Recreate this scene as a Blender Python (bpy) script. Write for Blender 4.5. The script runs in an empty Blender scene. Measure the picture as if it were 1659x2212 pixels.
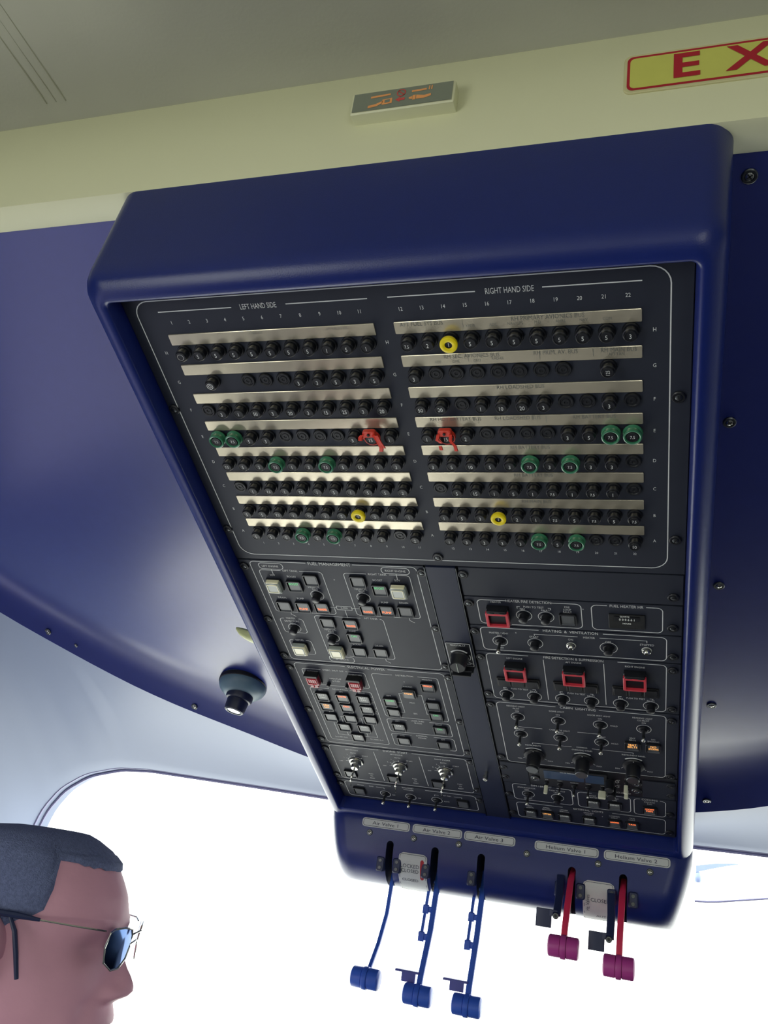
import bpy, bmesh, math, random
from mathutils import Vector, Matrix
from math import sin, cos, pi, radians
random.seed(4)
S = bpy.context.scene
COL = S.collection

# ------------------------------------------------------------------ camera, light, exposure
cam = bpy.data.cameras.new('camera'); camo = bpy.data.objects.new('camera', cam); COL.objects.link(camo)
cam.sensor_fit = 'HORIZONTAL'; cam.sensor_width = 36; cam.lens = 1860.6154/1659*36; cam.clip_start = .01; cam.clip_end = 200
rx, ry, rz = Vector((.9487, .2869, .1327)), Vector((.0161, .3754, -.9267)), Vector((-.3157, .8813, .3516))
rz.normalize(); rx = (rx - rz*rx.dot(rz)).normalized(); ry = rz.cross(rx)
CAM = Vector((0, 0, 1.35))
mw = Matrix.Identity(4)
for i in range(3):
    mw[i][0] = rx[i]; mw[i][1] = -ry[i]; mw[i][2] = -rz[i]; mw[i][3] = CAM[i]
camo.matrix_world = mw
S.camera = camo
S.view_settings.view_transform = 'Standard'; S.view_settings.look = 'None'
S.view_settings.gamma = 1; S.view_settings.use_curve_mapping = False
S.view_settings.exposure = 0.08
SKY = 5.0
w = bpy.data.worlds.new('world'); S.world = w; w.use_nodes = True
nt = w.node_tree; nt.nodes.clear()
o_ = nt.nodes.new('ShaderNodeOutputWorld'); bg = nt.nodes.new('ShaderNodeBackground')
tc = nt.nodes.new('ShaderNodeTexCoord'); sp = nt.nodes.new('ShaderNodeSeparateXYZ'); rp = nt.nodes.new('ShaderNodeValToRGB')
nt.links.new(tc.outputs['Generated'], sp.inputs[0]); nt.links.new(sp.outputs['Z'], rp.inputs[0])
rp.color_ramp.elements[0].position = 0.0; rp.color_ramp.elements[0].color = (.78, .80, .74, 1)
rp.color_ramp.elements[1].position = .25; rp.color_ramp.elements[1].color = (.88, .95, 1, 1)
nt.links.new(rp.outputs[0], bg.inputs[0]); bg.inputs[1].default_value = SKY
nt.links.new(bg.outputs[0], o_.inputs[0])
def portal(name, loc, rot, sx, sy):
    l = bpy.data.lights.new(name, 'AREA'); l.shape = 'RECTANGLE'; l.size = sx; l.size_y = sy; l.cycles.is_portal = True
    o = bpy.data.objects.new(name, l); COL.objects.link(o); o.location = loc; o.rotation_euler = rot
sun = bpy.data.lights.new('sun', 'SUN'); sun.energy = 5; sun.angle = radians(1.5); sun.color = (1, .95, .88)
suno = bpy.data.objects.new('sun', sun); COL.objects.link(suno)
suno.rotation_euler = Vector((.40, -.52, -.75)).to_track_quat('-Z', 'Y').to_euler()
portal('windscreen_daylight', (-.22, 1.7, .85), (radians(-90), 0, 0), 2.3, 1.3)
portal('left_window_daylight', (-1.42, .55, .85), (0, radians(-90), 0), .9, 2.3)
portal('added_chin_daylight', (-1.0, 1.38, -.08), (radians(180), 0, 0), .65, .6)  # portal for the added floor opening
portal('left_cabin_daylight', (-1.42, -1.25, 1.05), (0, radians(-90), 0), 1.1, 1.5)
portal('right_cabin_daylight', (1.05, -1.15, 1.05), (0, radians(90), 0), 1.1, 1.5)

# ------------------------------------------------------------------ materials
def mat(name, c, rough=.5, metal=0, spec=.5, nz=None, emit=None, es=1, alpha=None, coat=0, trans=0, bump=None):
    m = bpy.data.materials.new(name); m.use_nodes = True; t = m.node_tree; b = t.nodes['Principled BSDF']
    c = tuple((x/12.92 if x <= .04045 else ((x+.055)/1.055)**2.4) for x in [v/255 for v in c])
    b.inputs['Base Color'].default_value = (*c, 1); b.inputs['Roughness'].default_value = rough
    b.inputs['Metallic'].default_value = metal; b.inputs['Specular IOR Level'].default_value = spec
    b.inputs['Coat Weight'].default_value = coat; b.inputs['Coat Roughness'].default_value = rough*.9; b.inputs['Transmission Weight'].default_value = trans
    if emit: 
        b.inputs['Emission Color'].default_value = (*[(v/255)**2.2 for v in emit], 1); b.inputs['Emission Strength'].default_value = es
    if alpha is not None: b.inputs['Alpha'].default_value = alpha
    sc, amt = nz or (60, .06)
    g = t.nodes.new('ShaderNodeTexCoord'); n = t.nodes.new('ShaderNodeTexNoise'); n.inputs['Scale'].default_value = sc; n.inputs['Detail'].default_value = 4
    t.links.new(g.outputs['Object'], n.inputs['Vector'])
    mx = t.nodes.new('ShaderNodeMix'); mx.data_type = 'RGBA'
    mx.inputs['A'].default_value = (*[x*(1-amt) for x in c], 1); mx.inputs['B'].default_value = (*[min(1, x*(1+amt)) for x in c], 1)
    t.links.new(n.outputs['Fac'], mx.inputs['Factor']); t.links.new(mx.outputs['Result'], b.inputs['Base Color'])
    if bump:
        n2 = t.nodes.new('ShaderNodeTexNoise'); n2.inputs['Scale'].default_value = bump[0]; n2.inputs['Detail'].default_value = 3
        t.links.new(g.outputs['Object'], n2.inputs['Vector'])
        bp = t.nodes.new('ShaderNodeBump'); bp.inputs['Strength'].default_value = bump[1]; bp.inputs['Distance'].default_value = bump[2]
        t.links.new(n2.outputs['Fac'], bp.inputs['Height']); t.links.new(bp.outputs['Normal'], b.inputs['Normal'])
    return m
BLUE = mat('blue_satin_plastic', (20, 37, 108), .31, spec=.5, bump=(900, .25, .0004))
BLUE2 = mat('blue_ceiling_plastic', (26, 42, 122), .27, spec=1.0, coat=.3, bump=(30, .03, .002))
PANEL = mat('panel_charcoal', (42, 46, 58), .5, spec=.3, bump=(1500, .1, .0002))
FILL = mat('filler_dark_navy', (36, 42, 64), .4, spec=.3)
INK = mat('white_print', (225, 228, 225), .6)
BLK = mat('black_plastic', (22, 24, 30), .38, bump=(1200, .1, .0002))
DBLK = mat('deep_black', (12, 13, 17), .5)
STRIP = mat('anodised_strip', (225, 216, 190), .24, metal=.7, bump=(600, .15, .0003))
STEEL = mat('polished_steel', (215, 215, 205), .18, metal=1)
DSTEEL = mat('dark_steel', (95, 98, 100), .35, metal=1)
GREEN = mat('green_collar', (55, 125, 90), .3, coat=.4)
YEL = mat('yellow_collar', (250, 225, 20), .4)
RED = mat('red_plastic', (215, 60, 75), .4)
TAG = mat('red_orange_clip', (225, 60, 40), .4)
DRED = mat('dark_red_flap', (140, 22, 40), .3, coat=.4)
EDGE = mat('button_edge', (112, 116, 124), .4)
LENS = mat('grey_button_cap', (95, 98, 100), .35)
CAPW = mat('ivory_button_guard', (250, 244, 205), .25, coat=.5)
CAPG = mat('pale_guard_glass', (170, 178, 168), .15, coat=.6)
AMB = mat('amber_legend', (220, 110, 70), .5, emit=(255, 120, 60), es=1.7)
ORA = mat('orange_legend', (240, 170, 90), .5, emit=(255, 175, 90), es=1.3)
GRN = mat('green_legend', (80, 170, 110), .5, emit=(90, 230, 130), es=.7)
WHT = mat('white_legend', (190, 195, 190), .5, emit=(230, 235, 225), es=.35)
CREAM = mat('cream_panel', (226, 226, 188), .5, nz=(3, .05), bump=(400, .1, .0004))
FABRIC = mat('grey_ceiling_fabric', (178, 178, 158), .8, nz=(6, .12), bump=(300, .3, .0006))
GREY = mat('grey_window_surround', (126, 136, 160), .55, nz=(3, .04), bump=(500, .1, .0003))
TRIMP = mat('grey_purple_gasket', (135, 132, 165), .5)
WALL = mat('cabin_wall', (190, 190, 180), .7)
WALLR = mat('darkened_cabin_wall', (95, 97, 100), .8)  # darker copy of the wall colour, cuts light bounced off the side walls
FLOOR = mat('grey_carpet', (88, 88, 90), .9, bump=(300, .5, .002))
DASH = mat('dark_console', (40, 42, 48), .6)
PLATE = mat('placard_white', (205, 208, 205), .45)
PTXT = mat('placard_text', (40, 45, 70), .5)
LBLUE = mat('lever_blue', (58, 104, 215), .35)
LRED = mat('lever_red', (225, 50, 92), .4)
MAG = mat('knob_magenta', (185, 66, 150), .4)
BRK = mat('bracket_navy', (32, 42, 80), .4)
SIGNY = mat('exit_yellow', (205, 205, 100), .5)
SIGNR = mat('exit_red', (175, 28, 45), .5)
SIGNG = mat('sign_face_grey', (128, 134, 118), .35)
SAL = mat('sign_orange', (240, 165, 100), .5)
PNK = mat('sign_pink_red', (205, 80, 75), .5)
LAMPG = mat('lamp_grey_blue', (92, 118, 132), .4)
GLOW = mat('lens_bright', (245, 250, 255), .1, coat=1)
LCD = mat('blue_display', (38, 66, 100), .35)
HOOK = mat('pale_green_plastic', (205, 212, 150), .4)
IVORY = mat('ivory_toggle', (225, 225, 200), .35)
SKIN = mat('skin', (226, 168, 188), .55, nz=(25, .10), bump=(120, .25, .0012))  # purple window haze is mixed into the skin tone
HAIR = mat('hazed_grey_hair', (110, 120, 160), .85, nz=(400, .5), bump=(900, .8, .002))  # grey hair with blue window haze mixed into its colour
SHIRT = mat('white_shirt', (225, 225, 225), .8)
MIRR = mat('mirror_lens', (62, 88, 132), .06, metal=1)
SILV = mat('silver_frame', (225, 225, 220), .2, metal=1)
HULL = mat('outside_pale_blue', (185, 200, 235), .6)
def glassm(name='window_glass', tint=(.97, .98, .98)):
    m = bpy.data.materials.new(name); m.use_nodes = True; t = m.node_tree; t.nodes.clear()
    o = t.nodes.new('ShaderNodeOutputMaterial'); a = t.nodes.new('ShaderNodeBsdfTransparent'); g = t.nodes.new('ShaderNodeBsdfGlossy'); x = t.nodes.new('ShaderNodeMixShader')
    a.inputs[0].default_value = (*tint, 1); g.inputs['Roughness'].default_value = .02; x.inputs[0].default_value = .05
    t.links.new(a.outputs[0], x.inputs[1]); t.links.new(g.outputs[0], x.inputs[2]); t.links.new(x.outputs[0], o.inputs[0]); return m
GLASS = glassm()

# ------------------------------------------------------------------ mesh helpers
TXT = {}
def glyphs(s):
    if s not in TXT:
        c = bpy.data.curves.new('t', 'FONT'); c.body = s.lstrip('*'); c.resolution_u = 2; c.size = 1/.686
        if s[0] == '*': c.offset = .035
        o = bpy.data.objects.new('t', c); me = bpy.data.meshes.new_from_object(o)
        vs = [(v.co.x, v.co.y) for v in me.vertices]; fs = [tuple(p.vertices) for p in me.polygons]
        bpy.data.objects.remove(o); bpy.data.curves.remove(c); bpy.data.meshes.remove(me)
        x0 = min(v[0] for v in vs); x1 = max(v[0] for v in vs)
        TXT[s] = ([(x-(x0+x1)/2, y-.5) for x, y in vs], fs, x1-x0)
    return TXT[s]
def rr(w, h, r, n=4):
    r = max(1e-5, min(r, w/2-1e-6, h/2-1e-6)); P = []
    for cx, cy, a in ((w/2-r, h/2-r, 0), (-w/2+r, h/2-r, 90), (-w/2+r, -h/2+r, 180), (w/2-r, -h/2+r, 270)):
        for k in range(n+1): t = radians(a+90*k/n); P.append((cx+r*cos(t), cy+r*sin(t)))
    return P
class MB:
    def __init__(s): s.v = []; s.f = []; s.m = []; s.X = None
    def add(s, vs, fs, m=0):
        b = len(s.v)
        s.v += [tuple(s.X @ Vector(v)) if s.X else tuple(v) for v in vs]
        for f in fs: s.f.append(tuple(b+i for i in f)); s.m.append(m)
    def loft(s, rings, m=0, cap0=True, cap1=True, closed=True):
        n = len(rings[0]); vs = [p for r in rings for p in r]; fs = []
        for k in range(len(rings)-1):
            for i in range(n if closed else n-1):
                j = (i+1) % n; fs.append((k*n+i, k*n+j, (k+1)*n+j, (k+1)*n+i))
        if cap0: fs.append(tuple(range(n-1, -1, -1)))
        if cap1: fs.append(tuple((len(rings)-1)*n+i for i in range(n)))
        s.add(vs, fs, m)
    def box(s, c, d, m=0): s.rbox(c[0], c[1], c[2]-d[2]/2, c[2]+d[2]/2, d[0], d[1], 0, m, 0, 1)
    def rbox(s, cx, cy, z0, z1, w, h, r=.05, m=0, ch=.03, n=3):
        if r <= 0:
            q = lambda w, h: [(w/2, h/2), (-w/2, h/2), (-w/2, -h/2), (w/2, -h/2)]
        else: q = lambda w, h: rr(w, h, min(r, w/2, h/2), n)
        R = [[(cx+x, cy+y, z0) for x, y in q(w, h)], [(cx+x, cy+y, z1-ch) for x, y in q(w, h)]]
        if ch > 0: R.append([(cx+x, cy+y, z1) for x, y in q(w-2*ch, h-2*ch)])
        s.loft(R, m)
    def frame(s, cx, cy, z0, z1, w, h, t, m=0, r=.08):
        o = rr(w, h, r, 3); i = rr(w-2*t, h-2*t, r*.6, 3); e = min(.04, t*.3)
        oo = rr(w-2*e, h-2*e, r, 3)
        s.loft([[(cx+x, cy+y, z0) for x, y in o], [(cx+x, cy+y, z1-e) for x, y in o], [(cx+x, cy+y, z1) for x, y in oo], [(cx+x, cy+y, z1) for x, y in i], [(cx+x, cy+y, z0) for x, y in i]], m, False, False)
    def lathe(s, cx, cy, prof, m=0, n=20, cap=True):
        s.loft([[(cx+r*cos(2*pi*k/n), cy+r*sin(2*pi*k/n), z) for k in range(n)] for r, z in prof], m, cap, cap)
    def tube(s, pts, r, m=0, n=8):
        pts = [Vector(p) for p in pts]; R = []; up = Vector((0, 0, 1))
        for i, p in enumerate(pts):
            d = (pts[min(i+1, len(pts)-1)]-pts[max(i-1, 0)]).normalized()
            a = d.cross(up)
            if a.length < .05: a = d.cross(Vector((1, 0, 0)))
            a.normalize(); b = d.cross(a); rad = r[i] if isinstance(r, (list, tuple)) else r
            R.append([tuple(p+a*rad*cos(2*pi*k/n)+b*rad*sin(2*pi*k/n)) for k in range(n)])
        s.loft(R, m)
    def line(s, pts, w, z, m=0):
        for i, ((a, b), (c, d)) in enumerate(zip(pts, pts[1:])):
            z += .0007 if i % 2 else -.0007 if i else 0
            L = math.hypot(c-a, d-b)
            if L < 1e-9: continue
            tx, ty = (c-a)/L*w/2, (d-b)/L*w/2
            s.add([(a-ty-tx, b+tx-ty, z), (a+ty-tx, b-tx-ty, z), (c+ty+tx, d-tx+ty, z), (c-ty+tx, d+tx+ty, z)], [(0, 1, 2, 3)], m)
    def ring(s, cx, cy, r, w, z, a0=0, a1=360, m=0, n=28):
        V = [(cx+q*cos(radians(a0+(a1-a0)*k/n)), cy+q*sin(radians(a0+(a1-a0)*k/n)), z+.0014) for k in range(n+1) for q in (r-w/2, r+w/2)]
        s.add(V, [(2*k, 2*k+1, 2*k+3, 2*k+2) for k in range(n)], m)
    def rrect(s, u0, v0, u1, v1, z, w=.045, r=.25, gaps=(), m=0):
        """printed rounded border in panel units; gaps are open stretches of the top edge (side, a, b)"""
        for side in range(4):
            if side == 0: A, B, fx = u0+r, u1-r, lambda t: (t, -v0)
            if side == 1: A, B, fx = v0+r, v1-r, lambda t: (u1, -t)
            if side == 2: A, B, fx = u0+r, u1-r, lambda t: (t, -v1)
            if side == 3: A, B, fx = v0+r, v1-r, lambda t: (u0, -t)
            cur = A
            for g in sorted(g for g in gaps if g[0] == side):
                if g[1] > cur: s.line([fx(cur), fx(g[1])], w, z, m)
                cur = g[2]
            if cur < B: s.line([fx(cur), fx(B)], w, z, m)
        for cx, cy, a in ((u1-r, -v0-r, 0), (u0+r, -v0-r, 90), (u0+r, -v1+r, 180), (u1-r, -v1+r, 270)):
            s.ring(cx, cy, r, w, z, a, a+90, m, 6)
    def text(s, t, x, y, z, h, m=0, rot=0, sx=1, al='c', fn=None):
        if not fn: h *= .80; sx *= .80
        vs, fs, wd = glyphs(t); o = {'c': 0, 'l': wd/2, 'r': -wd/2}[al]; c, d = cos(rot), sin(rot)
        P = [(x+((a+o)*sx*c-b*d)*h, y+((a+o)*sx*d+b*c)*h, z) for a, b in vs]
        s.add([fn(p) for p in P] if fn else P, fs, m)
    def mesh(s, name, mats, sc=1, org=(0, 0, 0), smooth=35):
        me = bpy.data.meshes.new(name)
        me.from_pydata([((v[0]-org[0])*sc, (v[1]-org[1])*sc, (v[2]-org[2])*sc) for v in s.v], [], s.f)
        for x in (mats if isinstance(mats, (list, tuple)) else [mats]): me.materials.append(x)
        for p, k in zip(me.polygons, s.m): p.material_index = k; p.use_smooth = smooth > 0
        me.validate()
        if smooth:
            bm = bmesh.new(); bm.from_mesh(me)
            bmesh.ops.remove_doubles(bm, verts=bm.verts, dist=1e-7*1)
            bmesh.ops.recalc_face_normals(bm, faces=[f for f in bm.faces]) if getattr(s, 'recalc', True) else None
            bm.to_mesh(me); bm.free()
            me.set_sharp_from_angle(angle=radians(smooth))
        return me
def link(name, me, parent=None, loc=(0, 0, 0), label=None):
    o = bpy.data.objects.new(name, me); COL.objects.link(o); o.parent = parent; o.location = loc
    if label: o['label'] = label
    return o
def tag(o, label, cat, group=None):
    o['label'] = label; o['category'] = cat
    if group: o['group'] = group
    return o
def thing(name, label, cat, mtx, group=None):
    o = bpy.data.objects.new(name, None); COL.objects.link(o); o.matrix_world = mtx; o.empty_display_size = .02
    return tag(o, label, cat, group)
def struct(name, me):
    o = link(name, me); o['kind'] = 'structure'; return o

# ------------------------------------------------------------------ frame of the overhead panel: u right, v forward-down, h out of the panel (2 cm units)
U_ = .02; UC = Vector((22.041, -17.743, -30.508)); PH = radians(65)
def W(u, v, z):
    a, b, c = u-UC[0], v-UC[1], z-UC[2]
    return Vector((a*U_, (sin(PH)*b+cos(PH)*c)*U_, (-cos(PH)*b+sin(PH)*c)*U_+1.35))
O0 = W(0, 0, 0)
MP = Matrix(((1, 0, 0, O0.x), (0, -sin(PH), -cos(PH), O0.y), (0, cos(PH), -sin(PH), O0.z), (0, 0, 0, 1)))
def panel_thing(name, label, cat, u, v, group=None):
    t = thing(name, label, cat, MP @ Matrix.Translation((u*U_, -v*U_, 0)), group); t['_u'] = u; t['_v'] = v; return t
def ppart(t, name, mb, mats, org=None, label=None, smooth=35):
    """a part authored in absolute panel units (u, -v, h)"""
    cu, cv = t['_u'], t['_v']; ou, ov = org or (cu, cv)
    return link(name, mb.mesh(name, mats, U_, (ou, -ov, 0), smooth), t, ((ou-cu)*U_, -(ov-cv)*U_, 0), label)
def pinst(t, name, me, u, v, h=0, label=None, parent=None):
    cu, cv = t['_u'], t['_v']
    return link(name, me, parent or t, ((u-cu)*U_, -(v-cv)*U_, h*U_), label)
INKZ = .012

# ------------------------------------------------------------------ setting
XL, XR, YB, YF = -1.32, .95, -2.2, 1.62
def quad(*p): mb = MB(); mb.add(p, [tuple(range(len(p)))]); return mb
# blue forward ceiling: a shallow tray parallel to the panel, curling down at its front edge
EC = 10.5
def edge_v(u):
    a = abs(u-EC)
    pts = [(0, 48.3), (8, 47.6), (13.8, 45.6), (15.6, 45.0), (18.5, 43.7), (19.6, 42.84), (22.8, 40.97), (26, 39.22), (29.1, 37.27), (32, 35.0), (34.65, 32.36), (37.2, 29.76), (39.7, 27.09), (43, 22.6), (46, 17.5), (48.5, 11), (50, 3)]
    for (x0, y0), (x1, y1) in zip(pts, pts[1:]):
        if a <= x1: t = (a-x0)/(x1-x0); return y0+(y1-y0)*t
    return pts[-1][1]
def edge_sm(u): return sum(edge_v(u+d) for d in (-2, -1, 0, 1, 2))/5
def blue_mesh(u0, u1, name):
    mb = MB(); V0 = -3.2; n = 60; m = 28; g = []
    for i in range(n+1):
        u = u0+(u1-u0)*i/n; ve = edge_sm(u)
        for j in range(m+1):
            t = j/m; v = V0+(ve-V0)*t; d = (ve-v)
            z = 6-1.5*max(0, 1-d/5.5)**2
            g.append((u, -v, -z))
    vs = g; fs = [(i*(m+1)+j, (i+1)*(m+1)+j, (i+1)*(m+1)+j+1, i*(m+1)+j+1) for i in range(n) for j in range(m)]
    mb.add(vs, fs)
    # turned edge lip, 3 mm thick
    E = [(i*(m+1)+m) for i in range(n+1)]
    top = [(vs[k][0], vs[k][1]-.02, vs[k][2]-.25) for k in E]
    mb.add([vs[k] for k in E]+top, [(i, i+1, n+2+i, n+1+i) for i in range(n)])
    return mb
mb = blue_mesh(-44, 44, 'x'); me = mb.mesh('trim_2', BLUE2, U_, (0, 0, 0), 50)
t2 = struct('trim_2', me); t2.matrix_world = MP
# cream header above it, then the fabric ceiling
a, b_ = W(0, -4.8, 5), W(0, -3.2, 6)
mb = MB(); prof = [(b_.y+.03, b_.z+.01), (b_.y, b_.z-.001), (b_.y-.004, b_.z-.003), (a.y+.006, a.z-.001), (a.y+.001, a.z+.001), (a.y, a.z+.006), (a.y, 1.9885), (a.y+.004, 1.992)]
mb.add([(x, y, z) for x in (XL, XR) for y, z in prof], [(i, i+1, len(prof)+i+1, len(prof)+i) for i in range(len(prof)-1)])
struct('trim_1', mb.mesh('trim_1', CREAM, smooth=50))
# gently sagging fabric ceiling with a beaded edge and two stitched seams
mb = MB(); ny = 14; ys = [a.y+.004, a.y, a.y-.008, a.y-.03, a.y-.05]+[a.y-.05-(a.y-.05-YB)*k/ny for k in range(1, ny+1)]
def cz(x, y):
    d = a.y-y
    return 1.990+(.002 if d > .004 else 0)+min(d, .03)*.10+max(0, d-.03)*.07 + .004*sin(x*9+1)*min(1, d*6)
xs = [XL+(XR-XL)*k/40 for k in range(41)]
mb.add([(x, y, cz(x, y)) for y in ys for x in xs], [(j*41+i, j*41+i+1, (j+1)*41+i+1, (j+1)*41+i) for j in range(len(ys)-1) for i in range(40)])
ceil = struct('ceiling', mb.mesh('ceiling', FABRIC, smooth=60))
mb = MB()
for off, r in ((0, .0006), (-.012, .0012), (.011, .0012)):
    mb.tube([(-.594+off+.0*(y), y, cz(-.594, y)-.0002) for y in [a.y-.02-k*.15 for k in range(12)]], r, 0, 6)
o = link('seam', mb.mesh('seam', FABRIC), ceil)
# window surround: ruled from the blue edge out to the windscreen opening
Bc = [(0, -.22, 1.403), (12, -.47, 1.409), (18, -.62, 1.4115), (24, -.76, 1.4145), (29, -.90, 1.417), (34, -1.02, 1.419), (37, -1.086, 1.414), (39.5, -1.159, 1.394), (41.5, -1.212, 1.359), (43.5, -1.244, 1.313), (45, -1.257, 1.266), (46.5, -1.264, 1.17), (48, -1.268, .95), (49.5, -1.27, .55)]
def Bp(a_, sg):
    for (x0, X0, Z0), (x1, X1, Z1) in zip(Bc, Bc[1:]):
        if a_ <= x1+1e-9:
            t = (a_-x0)/(x1-x0); X = X0+(X1-X0)*t; Z = Z0+(Z1-Z0)*t; break
    if sg > 0: X = -.44-X
    return Vector((X, YF, Z))
def Bps(a_, sg):
    k = [Bp(min(49.5, max(0, a_+d)), sg) for d in (-.5, -.25, 0, .25, .5)]
    return sum(k, Vector())/5
mb = MB(); al = [i*.5 for i in range(100)]; pr = [(-1, x) for x in reversed(al)]+[(1, x) for x in al[1:]]; nj = 12; G = []
for sg, x in pr:
    u = EC+sg*x; E_ = W(u, edge_sm(u), 4.56); B_ = Bps(x, sg)
    bul = Vector((0, .03, .012)) if x < 36 else Vector((sg*.01, .02, .01))
    for j in range(nj+1):
        t = j/nj; G.append(E_.lerp(B_, t)+bul*sin(pi*t)*.8)
    G += [B_+Vector((0, .012, -.001)), B_+Vector((0, .05, .001))]
K = nj+3
mb.add(G, [(i*K+j, (i+1)*K+j, (i+1)*K+j+1, i*K+j+1) for i in range(len(pr)-1) for j in range(K-1)])
wf = struct('wall_front', mb.mesh('wall_front', GREY, smooth=60))
mb = MB(); mb.tube([Bps(x, sg)+Vector((0, .004, .0015)) for sg, x in pr], .0034, 0, 6); mb.tube([Bps(x, sg)+Vector((0, .022, -.0035)) for sg, x in pr], .0030, 0, 6)
g_ = link('gasket', mb.mesh('gasket', TRIMP), wf)
mb = MB(); mb.add([(-1.3, YF+.045, .4), (.86, YF+.045, .4), (.86, YF+.045, 1.46), (-1.3, YF+.045, 1.46)], [(0, 1, 2, 3)])
struct('window_1', mb.mesh('window_1', GLASS, smooth=0))
mb = MB(); mb.add([(XL-.03, -.35, .4), (XL-.03, 1.14, .4), (XL-.03, 1.14, 1.25), (XL-.03, -.35, 1.25)], [(0, 1, 2, 3)])
struct('window_2', mb.mesh('window_2', glassm('dimming_glass', (.20, .19, .27)), smooth=0))  # side pane darkened to dim its reflection in the blue tray
mb = MB(); mb.add([(XL, 1.10, -.02), (-.70, 1.10, -.02), (-.70, YF+.05, -.02), (XL, YF+.05, -.02)], [(0, 1, 2, 3)])
struct('added_chin_opening', mb.mesh('added_chin_opening', glassm('added_chin_glass', (.52, .52, .55)), smooth=0))  # added opening in the unseen floor corner, lights the left strips from below
# walls below and around (mostly out of view; they shape the daylight)
def wallpiece(name, boxes, m):
    mb = MB()
    for (x0, y0, z0, x1, y1, z1) in boxes: mb.box(((x0+x1)/2, (y0+y1)/2, (z0+z1)/2), (x1-x0, y1-y0, z1-z0))
    return struct(name, mb.mesh(name, m))
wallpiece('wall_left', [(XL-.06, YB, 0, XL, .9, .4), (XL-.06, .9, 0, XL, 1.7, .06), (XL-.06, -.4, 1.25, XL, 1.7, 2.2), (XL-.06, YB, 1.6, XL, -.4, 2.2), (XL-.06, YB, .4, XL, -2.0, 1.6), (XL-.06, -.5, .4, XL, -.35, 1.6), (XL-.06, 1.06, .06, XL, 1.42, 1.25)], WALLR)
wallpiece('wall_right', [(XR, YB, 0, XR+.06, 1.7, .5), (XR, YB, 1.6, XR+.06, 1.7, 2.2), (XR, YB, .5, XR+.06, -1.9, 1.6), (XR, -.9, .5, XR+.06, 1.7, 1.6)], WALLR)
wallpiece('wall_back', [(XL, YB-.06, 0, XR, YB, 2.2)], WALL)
wallpiece('floor', [(XL-.06, YB, -.05, XR+.06, 1.10, 0), (-.70, 1.10, -.05, XR+.06, 1.8, 0)], FLOOR)
wallpiece('wall_front', [(-.60, YF+.01, 0, XR, YF+.05, .42)], WALL)
mb = MB(); mb.loft([[(x, y, z) for y, z in ((1.24, 0), (1.24, .90), (1.27, .93), (1.36, .95 if x < -.2 else 1.06), (1.40, .96 if x < -.2 else 1.085), (1.60, .96 if x < -.2 else 1.085), (1.60, 0))] for x in (-.5, -.25, -.10, .2, .6, .93)])  # unseen; right part stepped up to block windscreen reflections on the tray
tag(link('instrument_pedestal', mb.mesh('instrument_pedestal', DASH)), 'dark instrument console below the windscreen', 'console')

# screws on the ceiling tray
def screw_mesh(name, m, r=.32, slot='x'):
    mb = MB(); mb.lathe(0, 0, [(r, 0), (r, .05), (r*.86, .09), (r*.62, .09), (r*.55, .05)], 0, 20)
    mb.lathe(0, 0, [(r*.5, .0), (r*.5, .075), (r*.38, .095)], 1, 16)
    for a_ in ((.6, 2.17) if slot == 'x' else (.6,)):
        mb.line([(-cos(a_)*r*.34, -sin(a_)*r*.34), (cos(a_)*r*.34, sin(a_)*r*.34)], r*.16, .1, 2)
    return mb.mesh(name, m, U_)
SCR = screw_mesh('screw', [DSTEEL, STEEL, DBLK])
SCRD = screw_mesh('fastener', [BLK, DSTEEL, DBLK], .29, 's')
def zt(u, v): return 6-1.5*max(0, 1-(edge_sm(u)-v)/5.5)**2
for u, v in ((24.82, -2.2), (24.73, 10.1), (24.78, 22.0), (24.86, 33.9), (24.94, 44.5)):
    o = link('screw', SCR, t2, (u*U_, -v*U_, -(zt(u, v)-.02)*U_))
for u, v, s_ in ((-26.1, 29.6, 1), (-15.9, 38.4, 1), (-24.3, 31.3, .6)):
    n_ = zt(u, v); o = link('screw', SCR, t2, (u*U_, -v*U_, -(n_-.02)*U_)); o.scale = (s_*.9,)*3; o.rotation_euler = (radians(-20), 0, 0)

# ------------------------------------------------------------------ overhead housing
hs = panel_thing('overhead_console', 'large dark blue overhead console housing with rounded rim holding the black control panels', 'overhead console', 10.5, 20)
mb = MB()
def ringr(u0, u1, v0, v1, r, h, n=8):
    cu, cv = (u0+u1)/2, (v0+v1)/2
    return [(cu+x, -cv+y, h) for x, y in rr(u1-u0, v1-v0, r, n)]
lev = [(-3.25, 24.2, -5.0, 43.2, 1.0, -6.6), (-3.1, 24.08, -4.75, 43.2, 1.0, -4.9), (-2.95, 23.9, -3.62, 43.2, 1.0, -.15), (-2.9, 23.85, -3.5, 43.15, 1.0, .25), (-2.78, 23.72, -3.36, 43.05, 1.0, .55),
       (-2.58, 23.52, -3.12, 42.9, .95, .8), (-2.35, 23.28, -2.85, 42.7, .8, .95), (-2.15, 23.1, -2.62, 42.5, .6, 1.0), (-1.98, 22.98, -2.42, 42.0, .45, 1.0), (-1.86, 22.9, -2.3, 41.7, .35, .95), (-1.8, 22.84, -2.24, 41.55, .3, .85),
       (-1.74, 22.78, -2.18, 41.42, .25, .1), (-1.74, 22.78, -2.18, 41.42, .25, -.12)]
mb.loft([ringr(a0, a1, b0, b1, r, h) for a0, a1, b0, b1, r, h in lev], 0, True, False)
ppart(hs, 'housing', mb, BLUE, smooth=40)
mb = MB(); mb.add([(-1.8, 2.2, -.12), (22.8, 2.2, -.12), (22.8, -41.5, -.12), (-1.8, -41.5, -.12)], [(0, 1, 2, 3)])
ppart(hs, 'backing_plate', mb, DBLK, label='black backing behind the control panels')
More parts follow.
